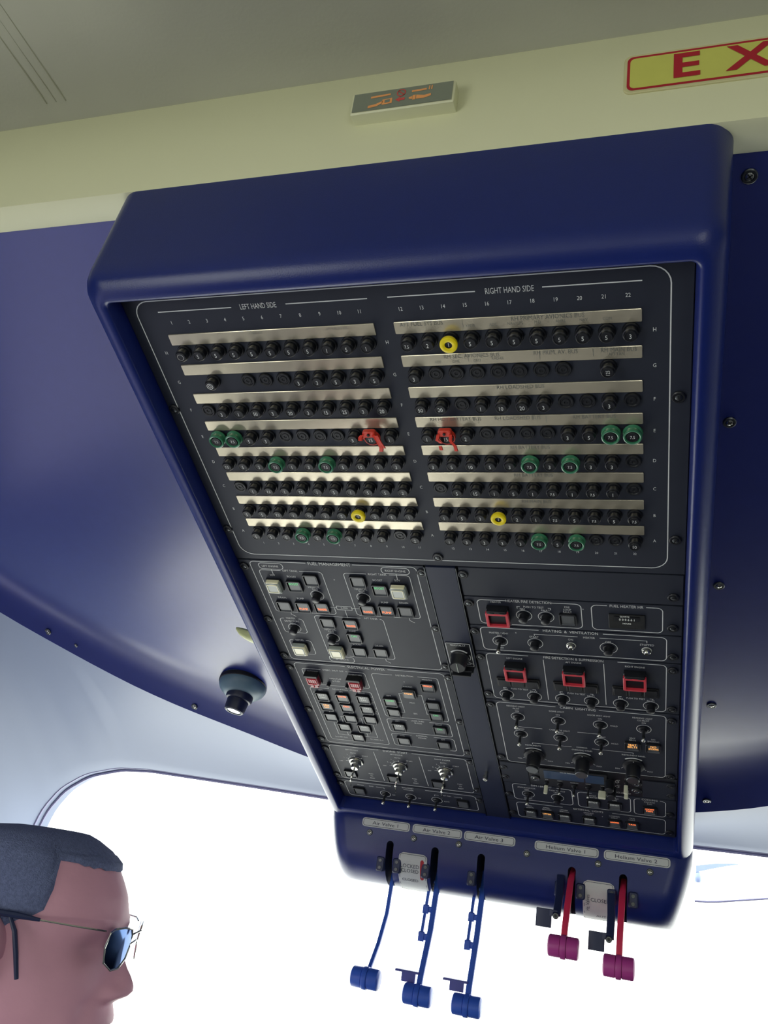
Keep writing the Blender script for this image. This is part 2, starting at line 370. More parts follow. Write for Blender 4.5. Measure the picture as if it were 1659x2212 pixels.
# lower housing (valve face): lofted rounded rectangles in world metres, slots cut by boolean
FY = 1.333
def prof(z):
    """front (aft-facing) Y of the valve face at height z"""
    R = .05; zb = 1.284; c = zb+R
    if z >= c: return FY
    return FY+R-math.sqrt(max(0, R*R-(c-z)**2))
x0_, x1_ = W(-2.93, 0, 0).x, W(23.9, 0, 0).x
mb = MB(); rings = []
zs = [1.284+.05*(1-cos(radians(q_))) for q_ in (6, 20, 34, 48, 62, 76, 90)]+[1.345, 1.36, 1.372, 1.381, 1.390]
for z in zs:
    ins = .026*max(0, (1.378-z)/.094)**1.3
    yf = prof(z)+(0 if z < 1.372 else (z-1.372)**2*14)
    w_, d_ = x1_-x0_-2*ins, 1.56-yf
    rings.append([((x0_+x1_)/2+x, (yf+1.56)/2+y, z) for x, y in rr(w_, d_, .03, 6)])
rings.append([(x, y+ (0.02 if y < 1.4 else 0), 1.42) for x, y, z in rings[-1]])
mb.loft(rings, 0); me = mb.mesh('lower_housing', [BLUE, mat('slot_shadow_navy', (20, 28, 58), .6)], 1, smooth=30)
base = bpy.data.objects.new('lh', me); COL.objects.link(base)
SX = [-.3923, -.3225, -.2531, -.1237, -.054]
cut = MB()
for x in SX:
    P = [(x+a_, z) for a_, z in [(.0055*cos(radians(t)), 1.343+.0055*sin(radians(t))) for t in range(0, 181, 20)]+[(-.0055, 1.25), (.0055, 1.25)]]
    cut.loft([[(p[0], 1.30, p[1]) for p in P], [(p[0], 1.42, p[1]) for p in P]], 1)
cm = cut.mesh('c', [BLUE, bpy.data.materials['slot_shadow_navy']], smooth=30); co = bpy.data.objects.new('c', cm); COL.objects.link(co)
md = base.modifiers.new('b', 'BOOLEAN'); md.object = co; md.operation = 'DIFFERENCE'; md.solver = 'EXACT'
bpy.context.view_layer.update(); dg = bpy.context.evaluated_depsgraph_get()
me2 = bpy.data.meshes.new_from_object(base.evaluated_get(dg)); bpy.data.objects.remove(base); bpy.data.objects.remove(co)
me2.name = 'lower_housing'
for p in me2.polygons: p.use_smooth = True
me2.set_sharp_from_angle(angle=radians(35))
hinv = (MP @ Matrix.Translation((10.5*U_, -20*U_, 0))).inverted()
def wpart(t, name, mb_or_me, mats=None, label=None, smooth=35, loc=None):
    """a part authored in world metres under a thing with its own frame"""
    if isinstance(mb_or_me, MB):
        vs = mb_or_me.v; c = Vector(loc) if loc else sum((Vector(v) for v in vs), Vector())/len(vs)
        me = mb_or_me.mesh(name, mats, 1, tuple(c), smooth)
    else: me = mb_or_me; c = Vector((0, 0, 0))
    o = link(name, me, t, label=label); o.matrix_parent_inverse = t.matrix_world.inverted(); o.location = c
    return o
bpy.context.view_layer.update()
wpart(hs, 'lower_housing', me2, label='rounded blue lower housing with lever slots')
def facept(x, t, off=0):
    """point on the valve face, t metres down from z=1.38"""
    L = 1.38-1.334; R = .05
    if t <= L: return (x, FY-off, 1.38-t)
    a_ = (t-L)/R; return (x, FY+R-(R+off)*cos(a_), 1.334-(R+off)*sin(a_))
def fgrid(mb, x0, x1, t0, t1, off, m, r=.004, n=14):
    w_, h_ = x1-x0, t1-t0; ys = [h_/2-h_*k/n for k in range(n+1)]
    rows = []
    for y in ys:
        e = max(0, abs(y)-(h_/2-r)); dx = w_/2-(r-math.sqrt(max(0, r*r-e*e)))
        rows.append([(x0+w_/2+sx*dx, t0+h_/2-y) for sx in (-1, 1)])
    V = [facept(a_, b, off) for r_ in rows for a_, b in r_]; V0 = [facept(a_, b, 0) for r_ in rows for a_, b in r_]
    N = len(V); F = [(2*i, 2*i+1, 2*i+3, 2*i+2) for i in range(n)]
    F += [(2*i, N+2*i, N+2*i+2, 2*i+2) for i in range(n)]+[(2*i+1, N+2*i+1, N+2*i+3, 2*i+3) for i in range(n)]+[(0, 1, N+1, N), (N-2, N-1, 2*N-1, 2*N-2)]
    mb.add(V+V0, F, m)
def frect(mb, x0, x1, t0, t1, off, m, r=.004, w=.0006):
    P = [((x0+x1)/2+x, (t0+t1)/2-y) for x, y in rr(x1-x0, t1-t0, r, 5)]; P.append(P[0])
    Q = []
    for (a_, b), (c, d) in zip(P, P[1:]):
        for k in range(4): Q.append((a_+(c-a_)*k/4, b+(d-b)*k/4))
    Q.append(Q[0])
    for (a_, b), (c, d) in zip(Q, Q[1:]):
        L = math.hypot(c-a_, d-b) or 1; nx, ny_ = -(d-b)/L*w/2, (c-a_)/L*w/2
        mb.add([facept(a_-nx, b-ny_, off), facept(a_+nx, b+ny_, off), facept(c+nx, d+ny_, off), facept(c-nx, d-ny_, off)], [(0, 1, 2, 3)], m)
PLC = [('Air Valve 1', -.4405, -.3647), ('Air Valve 2', -.3604, -.2843), ('Air Valve 3', -.2812, -.2055), ('Helium Valve 1', -.1776, -.0881), ('Helium Valve 2', -.081, .0075)]
for s_, a_, b in PLC:
    mb = MB(); fgrid(mb, a_, b, .0030, .0158, .0008, 0, .0045); frect(mb, a_+.0022, b-.0022, .0046, .0142, .0011, 1, .003)
    mb.text(s_, (a_+b)/2-.001, -.0094, 0, .0047, 1, sx=1.38 if s_[0] == 'A' else 1.36, fn=lambda p: facept(p[0], -p[1], .0011))
    wpart(hs, 'placard', mb, [PLATE, PTXT], 'white rounded placard reading '+s_, smooth=0)
mb = MB(); fgrid(mb, -.3766, -.3330, .0445, .118, .0008, 0, .006, 24); frect(mb, -.3748, -.3348, .0465, .112, .0011, 1, .004)
for s_, t_, h in (('LOCKED', .0625, .0052), ('CLOSED', .0695, .0052), ('CLOSED', .0845, .0048)):
    mb.text(s_, -.3588, -t_, 0, h, 1, sx=.98, fn=lambda p: facept(p[0], -p[1], .0011))
fgrid(mb, -.3430, -.3375, .052, .082, .0010, 2, .002)
wpart(hs, 'placard', mb, [PLATE, PTXT, SIGNR], 'curved white plate reading LOCKED CLOSED with red bar', smooth=0)
mb = MB(); fgrid(mb, -.1074, -.0653, .0455, .118, .0008, 0, .006, 24); frect(mb, -.1056, -.0671, .0475, .112, .0011, 1, .004)
mb.text('CLOSED', -.0835, -.0705, 0, .0052, 1, sx=.95, fn=lambda p: facept(p[0], -p[1], .0011))
mb.text('Hz. Valves', -.1010, -.0765, 0, .0052, 1, rot=pi/2, sx=.8, fn=lambda p: facept(p[0], -p[1], .0011))
mb.text('AUTO', -.0800, -.099, 0, .0048, 1, fn=lambda p: facept(p[0], -p[1], .0011))
wpart(hs, 'placard', mb, [PLATE, PTXT], 'curved white plate reading CLOSED between the helium levers', smooth=0)
RX = Matrix.Rotation(radians(90), 4, 'X')
for x, z in ((-.4269, 1.3562), (-.3571, 1.3565), (-.2882, 1.357), (-.1881, 1.3574), (-.0884, 1.3573), (-.0189, 1.356)):
    o = wpart(hs, 'screw', SCR); o.location = (x, FY, z); o.rotation_euler = (radians(90), 0, 0); o.scale = (.72,)*3
for x, z in ((-.4045, 1.3146), (-.3788, 1.3152), (-.3345, 1.3142), (-.2655, 1.3137), (-.1400, 1.3176), (-.1105, 1.3183), (-.0685, 1.3173), (-.0400, 1.3174)):
    mb = MB(); yy = prof(z-.006); mb.X = Matrix.Translation((x, yy+.002, z))
    mb.loft([[(a_, .004, b) for a_, b in rr(.0125, .021, .003)], [(a_, -.0075, b) for a_, b in rr(.0125, .021, .003)], [(a_, -.009, b) for a_, b in rr(.0095, .018, .002)]], 0)
    for dz in (-.005, .005):
        mb.loft([[(.0027*cos(k), -.0088, dz+.0027*sin(k)) for k in [j*pi/6 for j in range(12)]], [(.0024*cos(k), -.0098, dz+.0024*sin(k)) for k in [j*pi/6 for j in range(12)]]], 1)
    wpart(hs, 'hinge_bracket', mb, [BRK, DSTEEL], 'dark bracket with two bolts beside a lever slot')

# ------------------------------------------------------------------ valve levers
def bars(mb, X, path, tx, ty, m=0):
    path = [Vector((X+p[2] if len(p) > 2 else X, p[0], p[1])) for p in path]; R = []
    for i, p in enumerate(path):
        d = (path[min(i+1, len(path)-1)]-path[max(i-1, 0)]).normalized(); sx = Vector((1, 0, 0)); b = d.cross(sx).normalized()
        q_ = rr(tx, ty, min(tx, ty)*.3, 2); R.append([tuple(p+sx*a_+b*c) for a_, c in q_])
    mb.loft(R, m)
def knob(X, Y, Z, m, rad=.0135, w=.040, tilt=0):
    mb = MB(); mb.X = Matrix.Translation((X, Y, Z)) @ Matrix.Rotation(radians(90), 4, 'Y')
    mb.lathe(0, 0, [(rad*.8, -w/2), (rad*.97, -w/2+.0015), (rad, -w/2+.003), (rad, -.0045), (rad*.93, -.004), (rad*.93, .004), (rad, .0045), (rad, w/2-.003), (rad*.97, w/2-.0015), (rad*.8, w/2)], m, 28)
    mb.lathe(0, 0, [(rad*.9, -.0035), (rad*1.07, -.0035), (rad*1.1, -.002), (rad*1.1, .002), (rad*1.07, .0035), (rad*.9, .0035)], m, 28, False)
    return mb
LV = [(0, 'blue', [(1.378, 1.325), (1.367, 1.29), (1.360, 1.247), (1.335, 1.208), (1.305, 1.178), (1.293, 1.167)], 'plain blue air valve lever hanging furthest left, under placard 1'),
      (1, 'blue', [(1.378, 1.325), (1.370, 1.296), (1.356, 1.235), (1.326, 1.178), (1.319, 1.155)], 'blue air valve lever with trigger tab, beside the LOCKED CLOSED plate'),
      (2, 'blue', [(1.378, 1.325), (1.366, 1.295), (1.352, 1.237), (1.327, 1.177), (1.321, 1.154)], 'blue air valve lever with trigger tab, under placard 3'),
      (3, 'red', [(1.362, 1.345), (1.325, 1.330), (1.295, 1.296), (1.276, 1.268), (1.272, 1.250)], 'red helium valve lever, shorter and left of the CLOSED plate'),
      (4, 'red', [(1.362, 1.340), (1.325, 1.322), (1.298, 1.288), (1.286, 1.258), (1.284, 1.237)], 'red helium valve lever hanging furthest right, under placard 2')]
for i, c, P, lab in LV:
    X = SX[i]; M_ = LBLUE if c == 'blue' else LRED
    t = thing('valve_lever', lab, 'valve lever', Matrix.Translation((X, P[0][0], P[0][1])), 'air valve levers' if c == 'blue' else 'helium valve levers')
    bpy.context.view_layer.update()
    mb = MB(); bars(mb, X, P, .0085 if i else .006, .006); wpart(t, 'arm', mb, M_)
    y, z = P[-1]
    wpart(t, 'knob', knob(X, y, z, 0), LBLUE if c == 'blue' else MAG, None if c == 'blue' else 'magenta cylindrical knob')
    def lerp(z_, dx=0):
        for (y0, z0), (y1, z1) in zip(P, P[1:]):
            if z1 <= z_ <= z0: k = (z0-z_)/(z0-z1); return (y0+(y1-y0)*k, z_, dx)
        return (P[-1][0], z_, dx)
    if i in (1, 2):
        mb = MB(); bars(mb, X, [lerp(1.300, -.0115), lerp(1.275, -.0118), lerp(1.225, -.0118)], .0045, .0045)
        for zz, hh in ((1.300, .006), (1.262, .012), (1.226, .013)):
            yy = lerp(zz)[0]; mb.rbox(X-.0115, yy, zz-hh/2, zz+hh/2, .0085, .008, .001, 0, .001)
            mb.rbox(X-.006, yy, zz-hh/3, zz+hh/3, .009, .005, .001, 0, .001)
        wpart(t, 'lock_rod', mb, BRK if 0 else LBLUE)
        yy = lerp(1.178)[0]; mb = MB(); mb.rbox(X-.0195, yy, 1.1795, 1.1825, .036, .009, .002, 0, .0008); mb.rbox(X-.0175, yy, 1.168, 1.1805, .020, .006, .001, 0, .001)
        wpart(t, 'trigger_tab', mb, mat('tab_violet_blue', (90, 95, 175), .4) if i == 1 else bpy.data.materials['tab_violet_blue'])
    if i > 2:
        zt_, zb = (1.338, 1.290) if i == 3 else (1.325, 1.272)
        mb = MB(); k0 = lerp(zt_-.004, -.0145); k1 = lerp(zb-.004, -.0125)
        bars(mb, X, [(k0[0]-.004, k0[1], k0[2]), ((k0[0]+k1[0])/2-.004, (k0[1]+k1[1])/2, -.0125), (k1[0]-.002, k1[1], k1[2])], .0105, .006)
        mb.rbox(X-.0295, k1[0], k1[1]-.017, k1[1]+.006, .021, .004, .0015, 0, .0006); mb.rbox(X-.017, k1[0], k1[1]-.002, k1[1]+.006, .012, .005, .0015, 0, .0006)
        wpart(t, 'release_catch', mb, BRK, 'dark blue release catch with finger flag')
        mb = MB(); mb.X = Matrix.Translation((X-.0135, k1[0]-.0048, k1[1]-.001)) @ RX; mb.lathe(0, 0, [(.0042, -.001), (.0042, .001), (.0035, .0018)], 0, 18); mb.lathe(0, 0, [(.002, 0), (.002, .0022)], 1, 12)
        wpart(t, 'bolt', mb, [DSTEEL, BLK])

# ------------------------------------------------------------------ control panels
def plate(t, u0, v0, u1, v1, m=PANEL, h=0, name='faceplate'):
    mb = MB(); mb.rbox((u0+u1)/2, -(v0+v1)/2, -.1, h, u1-u0-.06, v1-v0-.06, .04, 0, .02, 2); return ppart(t, name, mb, m)
def fasten(t, pts):
    for u, v in pts: o = pinst(t, 'fastener', SCRD, u, v); o.rotation_euler = (0, 0, random.random()*3)
# --- circuit breakers
bp = panel_thing('circuit_breaker_panel', 'large charcoal circuit breaker panel filling the upper half of the overhead console', 'control panel', 10.5, 6.3)
plate(bp, -1.74, -2.18, 22.78, 14.85)
ink = MB()
ink.rrect(-1.15, -1.74, 21.93, 14.4, INKZ, .05, .75)
for a_, b in ((0, 3.65), (6.3, 9.95), (10.88, 14.5), (17.2, 20.87)): ink.line([(a_, 1.17), (b, 1.17)], .05, INKZ)
ink.text('LEFT HAND SIDE', 4.96, 1.17, INKZ, .32, sx=.78); ink.text('RIGHT HAND SIDE', 15.89, 1.15, INKZ, .32, sx=.78)
A_ = 1.6537
def cu(c): return .52+.906*(c-1) if c < 12 else 11.394+.906*(c-12)
for c in range(1, 23):
    ink.text(str(c), cu(c)-.08, .6, INKZ, .22); ink.text(str(c), cu(c)-.03, -8.14*A_, INKZ, .18)
for k, L in enumerate('HGFEDCBA'):
    for u in (-.48, 10.4, 21.34): ink.text(L, u, -(k+.58)*A_, INKZ, .22)
ppart(bp, 'printed_lettering', ink, INK, smooth=0)
fasten(bp, ((-1.4, 4.2), (-1.4, 12.44), (22.28, 4.2), (22.28, 12.44), (10.42, 14.15)))
RT = {0: [('AFT FUEL SYS BUS', 1.2, .1), ('RH PRIMARY AVIONICS BUS', 6.4, .11), ('XPDR', 3.25, .38), ('ADC', 4.2, .38), ('NAV/GPS', 5.1, .38), ('PFD', 6.0, .38), ('AHRS', 6.9, .38), ('NAV', 7.8, .38), ('COM', 8.7, .38)],
      1: [('RH SEC. AVIONICS BUS', 3.1, .11), ('RH PRIM. AV. BUS', 6.6, .11), ('RH MAIN BUS', 9.1, .11), ('ADF', 1.6, .42), ('DME', 2.4, .42), ('GRU', 3.3, .42), ('RADAR', 4.2, .34), ('AFT FAN', 9.0, .36)],
      2: [('RH LOADSHED BUS', 5.0, .12)], 3: [('RH HOT BATTERY BUS', 1.9, .12), ('RH LOADSHED BUS', 4.7, .12), ('RH BATTERY BUS', 8.0, .12)],
      4: [('RH BATTERY BUS', 5.1, .13)], 5: [('RH BATTERY BUS', 5.1, .13)], 6: [('RH MAIN BUS', 5.1, .13)], 7: []}
TXTG = mat('strip_lettering', (98, 100, 94), .5)
for k in range(8):
    for side in (0, 1):
        u0 = 0 if side == 0 else 10.874; v0 = k*A_; h_ = .345*A_
        mb = MB(); mb.rbox(u0+5, -(v0+h_/2), 0, .05, 10, h_, .03, 0, .015, 1)
        if side:
            for s_, x, f in RT[k]: mb.text(s_, u0+x, -(v0+(.12 if f < .2 else f*.9)), .053, .25 if f < .2 else .17, 1, sx=1.0)
            for x in (2.95, 5.95, 8.1)[:(1, 3, 0, 2, 0, 0, 0, 0)[k]]: mb.line([(u0+x, -v0-.05), (u0+x, -v0-.4)], .02, .053, 1)
        elif k == 0: mb.text('AFT FUEL SYS BUS', 8.3, -(v0+.13), .053, .13, 1); mb.text('LH MAIN BUS', 4.4, -(v0+.13), .053, .13, 1)
        ppart(bp, 'label_strip', mb, [STRIP, TXTG], (u0+5, v0+h_/2))
F, N_ = 'f', None
LEFT = [['', '5', '5', '5', '5', '5', '5', '5', '1', '5', '1'], [N_, 'o', N_, F, F, F, '3', '3', '5', '3', '5'], [F, '3', '1', '50', '3', '20', '3', '15', '25', '3', '20'],
        ['g7.5', 'g7.5', '5', '3', F, F, F, F, '5', 'r15', '1'], ['7.5', '5', '3', 'g7.5', '1', '3', 'g7.5', '5', '10', '1', '3'], [F, '1', '7.5', '1', '7.5', '1', '5', '1', '5', '5', '2'],
        ['5', '5', '7.5', '1', '7.5', '1', '5', 'y1', '3', '5', '1'], ['5', '5', '5', 'g7.5', '5', 'g7.5', '3', '3', '3', F, '2']]
RIGHT = [['7.5', '2', 'y1', '5', '5', '5', '5', '5', '5', '5', '3'], ['3', F, F, F, F, F, F, F, N_, '125', N_], ['50', '20', F, '1', '10', '20', '3', F, F, '3', F],
         ['1', 'r15', '2', F, F, F, F, '3', '5', 'g7.5', 'g7.5'], ['3', '5', '10', '5', '3', 'g7.5', '3', 'g7.5', '3', '3', F], [F, '5', '15', '1', '5', '1', '7.5', '1', '7.5', '1', F],
         ['1', '5', '3', 'y1', '2', '1', '7.5', '5', '7.5', '5', '7.5'], ['1', '3', '3', '3', '3', 'g7.5', '5', 'g7.5', F, F, '10']]
def breaker(mb, num, x=0, y=0):
    mb.lathe(x, y, [(.35, 0), (.35, .09), (.325, .13), (.28, .13), (.27, .1)], 0, 22)
    mb.lathe(x, y, [(.275, .08), (.275, .30), (.30, .32), (.30, .40), (.27, .42), (.255, .50), (.235, .525), (.20, .525), (.19, .505)], 0, 22)
    if num == 'o': mb.ring(x, y, .15, .03, .53, m=1, n=14); mb.ring(x, y, .07, .03, .53, m=1, n=10)
    elif num: mb.text(num, x, y-.0, .515, .25 if len(num) < 3 else .19, 1, rot=pi/2 if num == '125' else 0, sx=1.0)
    else: mb.ring(x, y, .15, .012, .53, m=1, n=16)
cache = {}
def bmesh_for(num):
    if num not in cache: mb = MB(); breaker(mb, num); cache[num] = mb.mesh('circuit_breaker', [BLK, INK], U_, smooth=40)
    return cache[num]
fl = MB(); fl.lathe(0, 0, [(.35, 0), (.35, .08), (.32, .13), (.26, .13), (.23, .09), (.18, .09), (.16, .12), (.08, .12), (.06, .09)], 0, 24); fl = fl.mesh('blank_breaker', [BLK], U_, smooth=40)
def collar(m, gr):
    mb = MB()
    if gr: mb.lathe(0, 0, [(.29, .1), (.40, .12), (.425, .18), (.40, .24), (.36, .26), (.35, .36), (.385, .40), (.40, .47), (.385, .52), (.34, .54), (.30, .52), (.27, .45)], 0, 28, False)
    else: mb.lathe(0, 0, [(.28, .3), (.33, .32), (.37, .40), (.385, .50), (.37, .55), (.31, .58), (.20, .575), (.16, .55), (.155, .527)], 0, 28, False)
    return mb.mesh('collar', m, U_, smooth=40)
CG, CY = collar(GREEN, 1), collar(YEL, 0)
plain = []
for side, T in ((0, LEFT), (11, RIGHT)):
    for k, row in enumerate(T):
        for c, x in enumerate(row):
            if x is None: continue
            u, v = cu(c+1+side), (k+.56)*A_
            if x == 'f': pinst(bp, 'blank_breaker', fl, u, v+.03)
            elif x and x[0] in 'gy':
                b = pinst(bp, 'collared_circuit_breaker', bmesh_for(x[1:]), u, v, label=('green' if x[0] == 'g' else 'yellow')+' collared circuit breaker')
                link('collar', CG if x[0] == 'g' else CY, b)
            else: plain.append((u, v, x.strip('r') if x else ''))
plain.sort(key=lambda p: (W(p[0], p[1], 0)-CAM).length)
for u, v, x in plain[:100]: pinst(bp, 'circuit_breaker', bmesh_for(x), u, v)
mb = MB()
for u, v, x in plain[100:]: breaker(mb, x, u, -v)
o = ppart(bp, 'far_circuit_breakers', mb, [BLK, INK], smooth=40); o['kind'] = 'stuff'
# red lock-out clips on two breakers
def clip(u, v, lab, pts, w_):
    t = panel_thing('breaker_lockout_clip', lab, 'lockout clip', u, v, 'red lockout clips')
    mb = MB()
    for P in pts:
        n = 8; R = []
        P = [Vector(p) for p in P]
        for i, p in enumerate(P):
            R.append([(u+p.x+a_, -v+p.y+b, .55+p.z+c) for a_, b, c in ((-w_, -w_*.5, 0), (w_, -w_*.5, 0), (w_, w_*.5, .1), (-w_, w_*.5, .1))])
        mb.loft(R)
    mb.rbox(u, -v+.42, .38, .62, .62, .34, .1, 0, .04); mb.ring(u, -v+.02, .36, .09, .56, 20, 160, 0, 12)
    mb.lathe(u, -v, [(.345, .2), (.39, .2), (.39, .36), (.345, .36)], 0, 20, False)
    ppart(t, 'clip_body', mb, TAG)
    mb = MB(); mb.lathe(u, -v+.44, [(.07, .6), (.07, .68), (.04, .7)], 0, 10); ppart(t, 'rivet', mb, DBLK)
clip(cu(10), 3.58*A_, 'red lockout clip twisted over a breaker on the left hand side', [[(-.3, .42, 0), (-.42, .3, .02), (-.46, .12, .05)], [(.25, .38, 0), (.42, .1, .08), (.52, -.25, .12), (.45, -.5, .1)], [(.42, .45, .1), (.5, .1, .12), (.62, -.3, .1)]], .085)
clip(cu(13), 3.58*A_, 'red lockout clip standing over a breaker on the right hand side', [[(-.28, .4, 0), (-.38, .1, .05), (-.2, -.1, .02)], [(.28, .38, 0), (.24, .05, .05), (.42, -.2, .1), (.44, -.5, .1)], [(-.3, -.25, .02), (-.28, -.5, .02)]], .07)

# --- switch kit
SW = {}
def korry(key, leg, up=False, legpos=.2, legm=None, frame_m=None):
    """square push button: bezel frame + recessed cap with lit legend"""
    if key in SW: return SW[key]
    fr_ = MB(); fr_.frame(0, 0, 0, .16, .92, .92, .07, 0, .1); fr_.rbox(0, 0, 0, .04, .84, .84, .05, 1, 0); fr_.frame(0, 0, .02, .15, .84, .82, .028, 2, .07)
    a_ = fr_.mesh('bezel', [BLK, DBLK, EDGE], U_)
    cp = MB(); z = .24 if up else .10
    cp.rbox(0, 0, .03, z, .72, .68, .06, 0, .03)
    if leg:
        for j, s_ in enumerate(leg.split('|')): cp.text(s_, 0, legpos-j*.24, z+.006, .22, 1, sx=min(1.1, .62/(glyphs(s_)[2]*.15)))
        if legm in (AMB, ORA): cp.frame(0, 0, z-.02, z+.004, .62, .58, .02, 2, .03)
    b = cp.mesh('button_cap', [LENS, legm or WHT, DSTEEL], U_)
    SW[key] = (a_, b); return SW[key]
def put_korry(t, u, v, key, leg=None, **k):
    a_, b = korry(key, leg, **k); o = pinst(t, 'push_button', b, u, v); link('bezel', a_, o); return o
def knobm(name, prof, m, n=24, extra=None):
    mb = MB(); mb.lathe(0, 0, prof, 0, n)
    if extra: extra(mb)
    return mb.mesh(name, m, U_, smooth=40)
TEST = knobm('test_button', [(.30, 0), (.30, .08), (.24, .1), (.24, .42), (.19, .46)], [BLK])
LAMP = knobm('indicator_lamp', [(.24, 0), (.24, .1), (.19, .12), (.17, .22), (.1, .28)], [STEEL])
def tog():
    mb = MB(); mb.lathe(0, 0, [(.30, 0), (.30, .06), (.26, .09), (.20, .1), (.18, .2), (.12, .22)], 1, 18)
    mb.lathe(0, 0, [(.065, .1), (.075, .3), (.095, .68)], 0, 12); mb.lathe(0, 0, [(.095, .66), (.13, .70), (.14, .76), (.12, .84), (.07, .88)], 2, 14)
    return mb.mesh('toggle_switch', [DSTEEL, BLK, STEEL], U_, smooth=40)
TOG = tog()
def toggle(t, u, v, tilt=0, name='toggle_switch'):
    o = pinst(t, name, TOG, u, v); o.rotation_euler = (radians(tilt), 0, 0); return o
def guard(m1, m2, s=1):
    mb = MB(); mb.rbox(0, -.04, 0, .12, .96, .94, .06, 0, .02); mb.rbox(0, -.06, .1, .42, .92, .86, .1, 1, .07); mb.rbox(0, .37, .1, .36, .8, .1, .03, 2, .03)
    mb.frame(0, -.03, .42, .45, .70, .68, .05, 2, .08)
    return mb.mesh('guarded_button', [BLK, m1, m2], U_)
GUW = guard(CAPW, CAPG); GUG = guard(CAPG, CAPW)

# --- fuel management
fm = panel_thing('fuel_management_panel', 'charcoal fuel management panel at the upper left below the breakers', 'control panel', 3.9, 19.6, 'square-button control panels')
plate(fm, -1.70, 14.88, 9.5, 24.22)
ink = MB(); z = INKZ
ink.rrect(-.98, 15.0, 9.03, 24.05, z, .045, .28, [(0, 2.55, 5.4)]); ink.text('FUEL MANAGEMENT', 3.99, -15.02, z, .30, sx=1.0)
ink.rrect(-.45, 15.12, 1.05, 15.6, z, .04, .2); ink.text('LEFT ENGINE', .25, -15.37, z, .19); ink.rrect(7.0, 15.12, 8.6, 15.6, z, .04, .2); ink.text('RIGHT ENGINE', 7.8, -15.37, z, .19)
ink.line([(.25, -15.6), (.25, -16.05)], .04, z); ink.line([(7.8, -15.6), (7.8, -16.05)], .04, z)
ink.rrect(-.58, 15.7, 3.35, 19.35, z, .04, .2, [(0, .8, 2.0), (1, 18.6, 18.8)]); ink.text('LEFT TANK', 1.4, -15.7, z, .2)
ink.rrect(4.66, 15.7, 8.54, 19.3, z, .04, .2, [(0, 6.0, 7.4)]); ink.text('RIGHT TANK', 6.69, -15.7, z, .2)
ink.rrect(1.81, 19.57, 6.19, 23.34, z, .04, .2, [(0, 4.8, 6.0), (2, 1.9, 3.2)]); ink.text('AFT TANK', 5.44, -19.55, z, .19)
ink.rrect(1.75, 23.45, 3.4, 23.98, z, .04, .2); ink.text('AFT ENGINE', 2.58, -23.74, z, .17)
ink.rrect(-.58, 19.99, .94, 21.32, z, .04, .2, [(0, -.3, .7)]); ink.text('WATER', .17, -19.97, z, .19); ink.text('DETECTORS', .17, -20.24, z, .19); ink.text('TEST', .17, -20.5, z, .19)
ink.rrect(-.57, 22.06, .92, 23.42, z, .04, .2, [(0, -.3, .6)]); ink.text('REFUEL', .17, -22.06, z, .19)
ink.line([(3.1, -18.72), (3.5, -18.72)], .035, z); ink.line([(4.45, -18.72), (4.95, -18.72)], .035, z); ink.rrect(3.5, 18.58, 4.45, 18.9, z, .035, .05); ink.text('X-FEED', 3.98, -18.74, z, .15)
ink.line([(3.98, -18.9), (3.98, -19.6)], .035, z); ink.text('+', 3.98, -16.3, z, .2)
for u, v, s_ in ((.18, 16.12, 'SOV'), (1.36, 16.19, 'BOOST'), (2.54, 17.02, 'HIGH LVL'), (2.54, 17.23, 'TEST'), (.19, 18.07, 'DRAIN'), (1.37, 18.08, 'PUMP'), (5.42, 17.0, 'HIGH LVL'), (5.42, 17.21, 'TEST'), (6.6, 16.18, 'BOOST'), (7.77, 16.12, 'SOV'),
                  (6.62, 18.05, 'PUMP'), (7.77, 18.0, 'DRAIN'), (2.54, 20.84, 'HIGH LVL'), (2.54, 21.06, 'TEST'), (3.98, 20.85, 'PUMP'), (3.99, 22.1, 'BOOST'), (5.39, 22.1, 'DRAIN'), (2.6, 22.2, 'SOV')): ink.text(s_, u, -v, z, .19)
for u, v in ((2.55, 17.72), (5.42, 17.72), (.18, 20.87), (2.54, 21.58)): ink.ring(u, -v, .40, .035, z)
for u, v in ((.35, 19.35), (7.85, 19.3), (5.55, 23.34)): ink.line([(u, -v), (u, -v-.22), (u+.25, -v-.4)], .035, z)
ppart(fm, 'printed_lettering', ink, INK, smooth=0)
for u, v, k, l, m in ((1.36, 16.94, 'gb', 'BOOST', GRN), (2.55, 16.36, 'k0', None, None), (.15, 18.8, 'k0', None, None), (1.38, 18.79, 'ap', 'PUMP', AMB), (2.58, 18.74, 'at', 'TRANSFER', AMB), (5.42, 16.33, 'k0', None, None), (6.6, 16.95, 'gb', 'BOOST', GRN),
                      (5.45, 18.74, 'at', 'TRANSFER', AMB), (6.62, 18.7, 'ap', 'PUMP', AMB), (7.77, 18.7, 'k0', None, None), (2.58, 20.14, 'k0', None, None), (4.05, 20.13, 'at', 'TRANSFER', AMB), (4.0, 21.42, 'gp', 'ON', GRN), (4.0, 22.76, 'k0', None, None), (5.39, 22.71, 'k0', None, None)):
    put_korry(fm, u, v, k, l, legm=m, legpos=-.12 if k[0] == 'a' else .2)
for u, v, m in ((.12, 16.85, GUG), (7.77, 16.82, GUG), (.08, 22.7, GUW), (2.55, 22.72, GUW)): pinst(fm, 'guarded_button', m, u, v, label='pale grey guarded button' if m is GUG else 'ivory guarded button')
for u, v in ((2.55, 17.72), (5.42, 17.72), (.18, 20.87), (2.54, 21.58)): pinst(fm, 'test_button', TEST, u, v)
fasten(fm, [(-1.4, 15.42), (-1.4, 20.13), (-1.4, 23.7), (9.3, 15.4), (9.3, 20.1), (9.3, 23.65)])

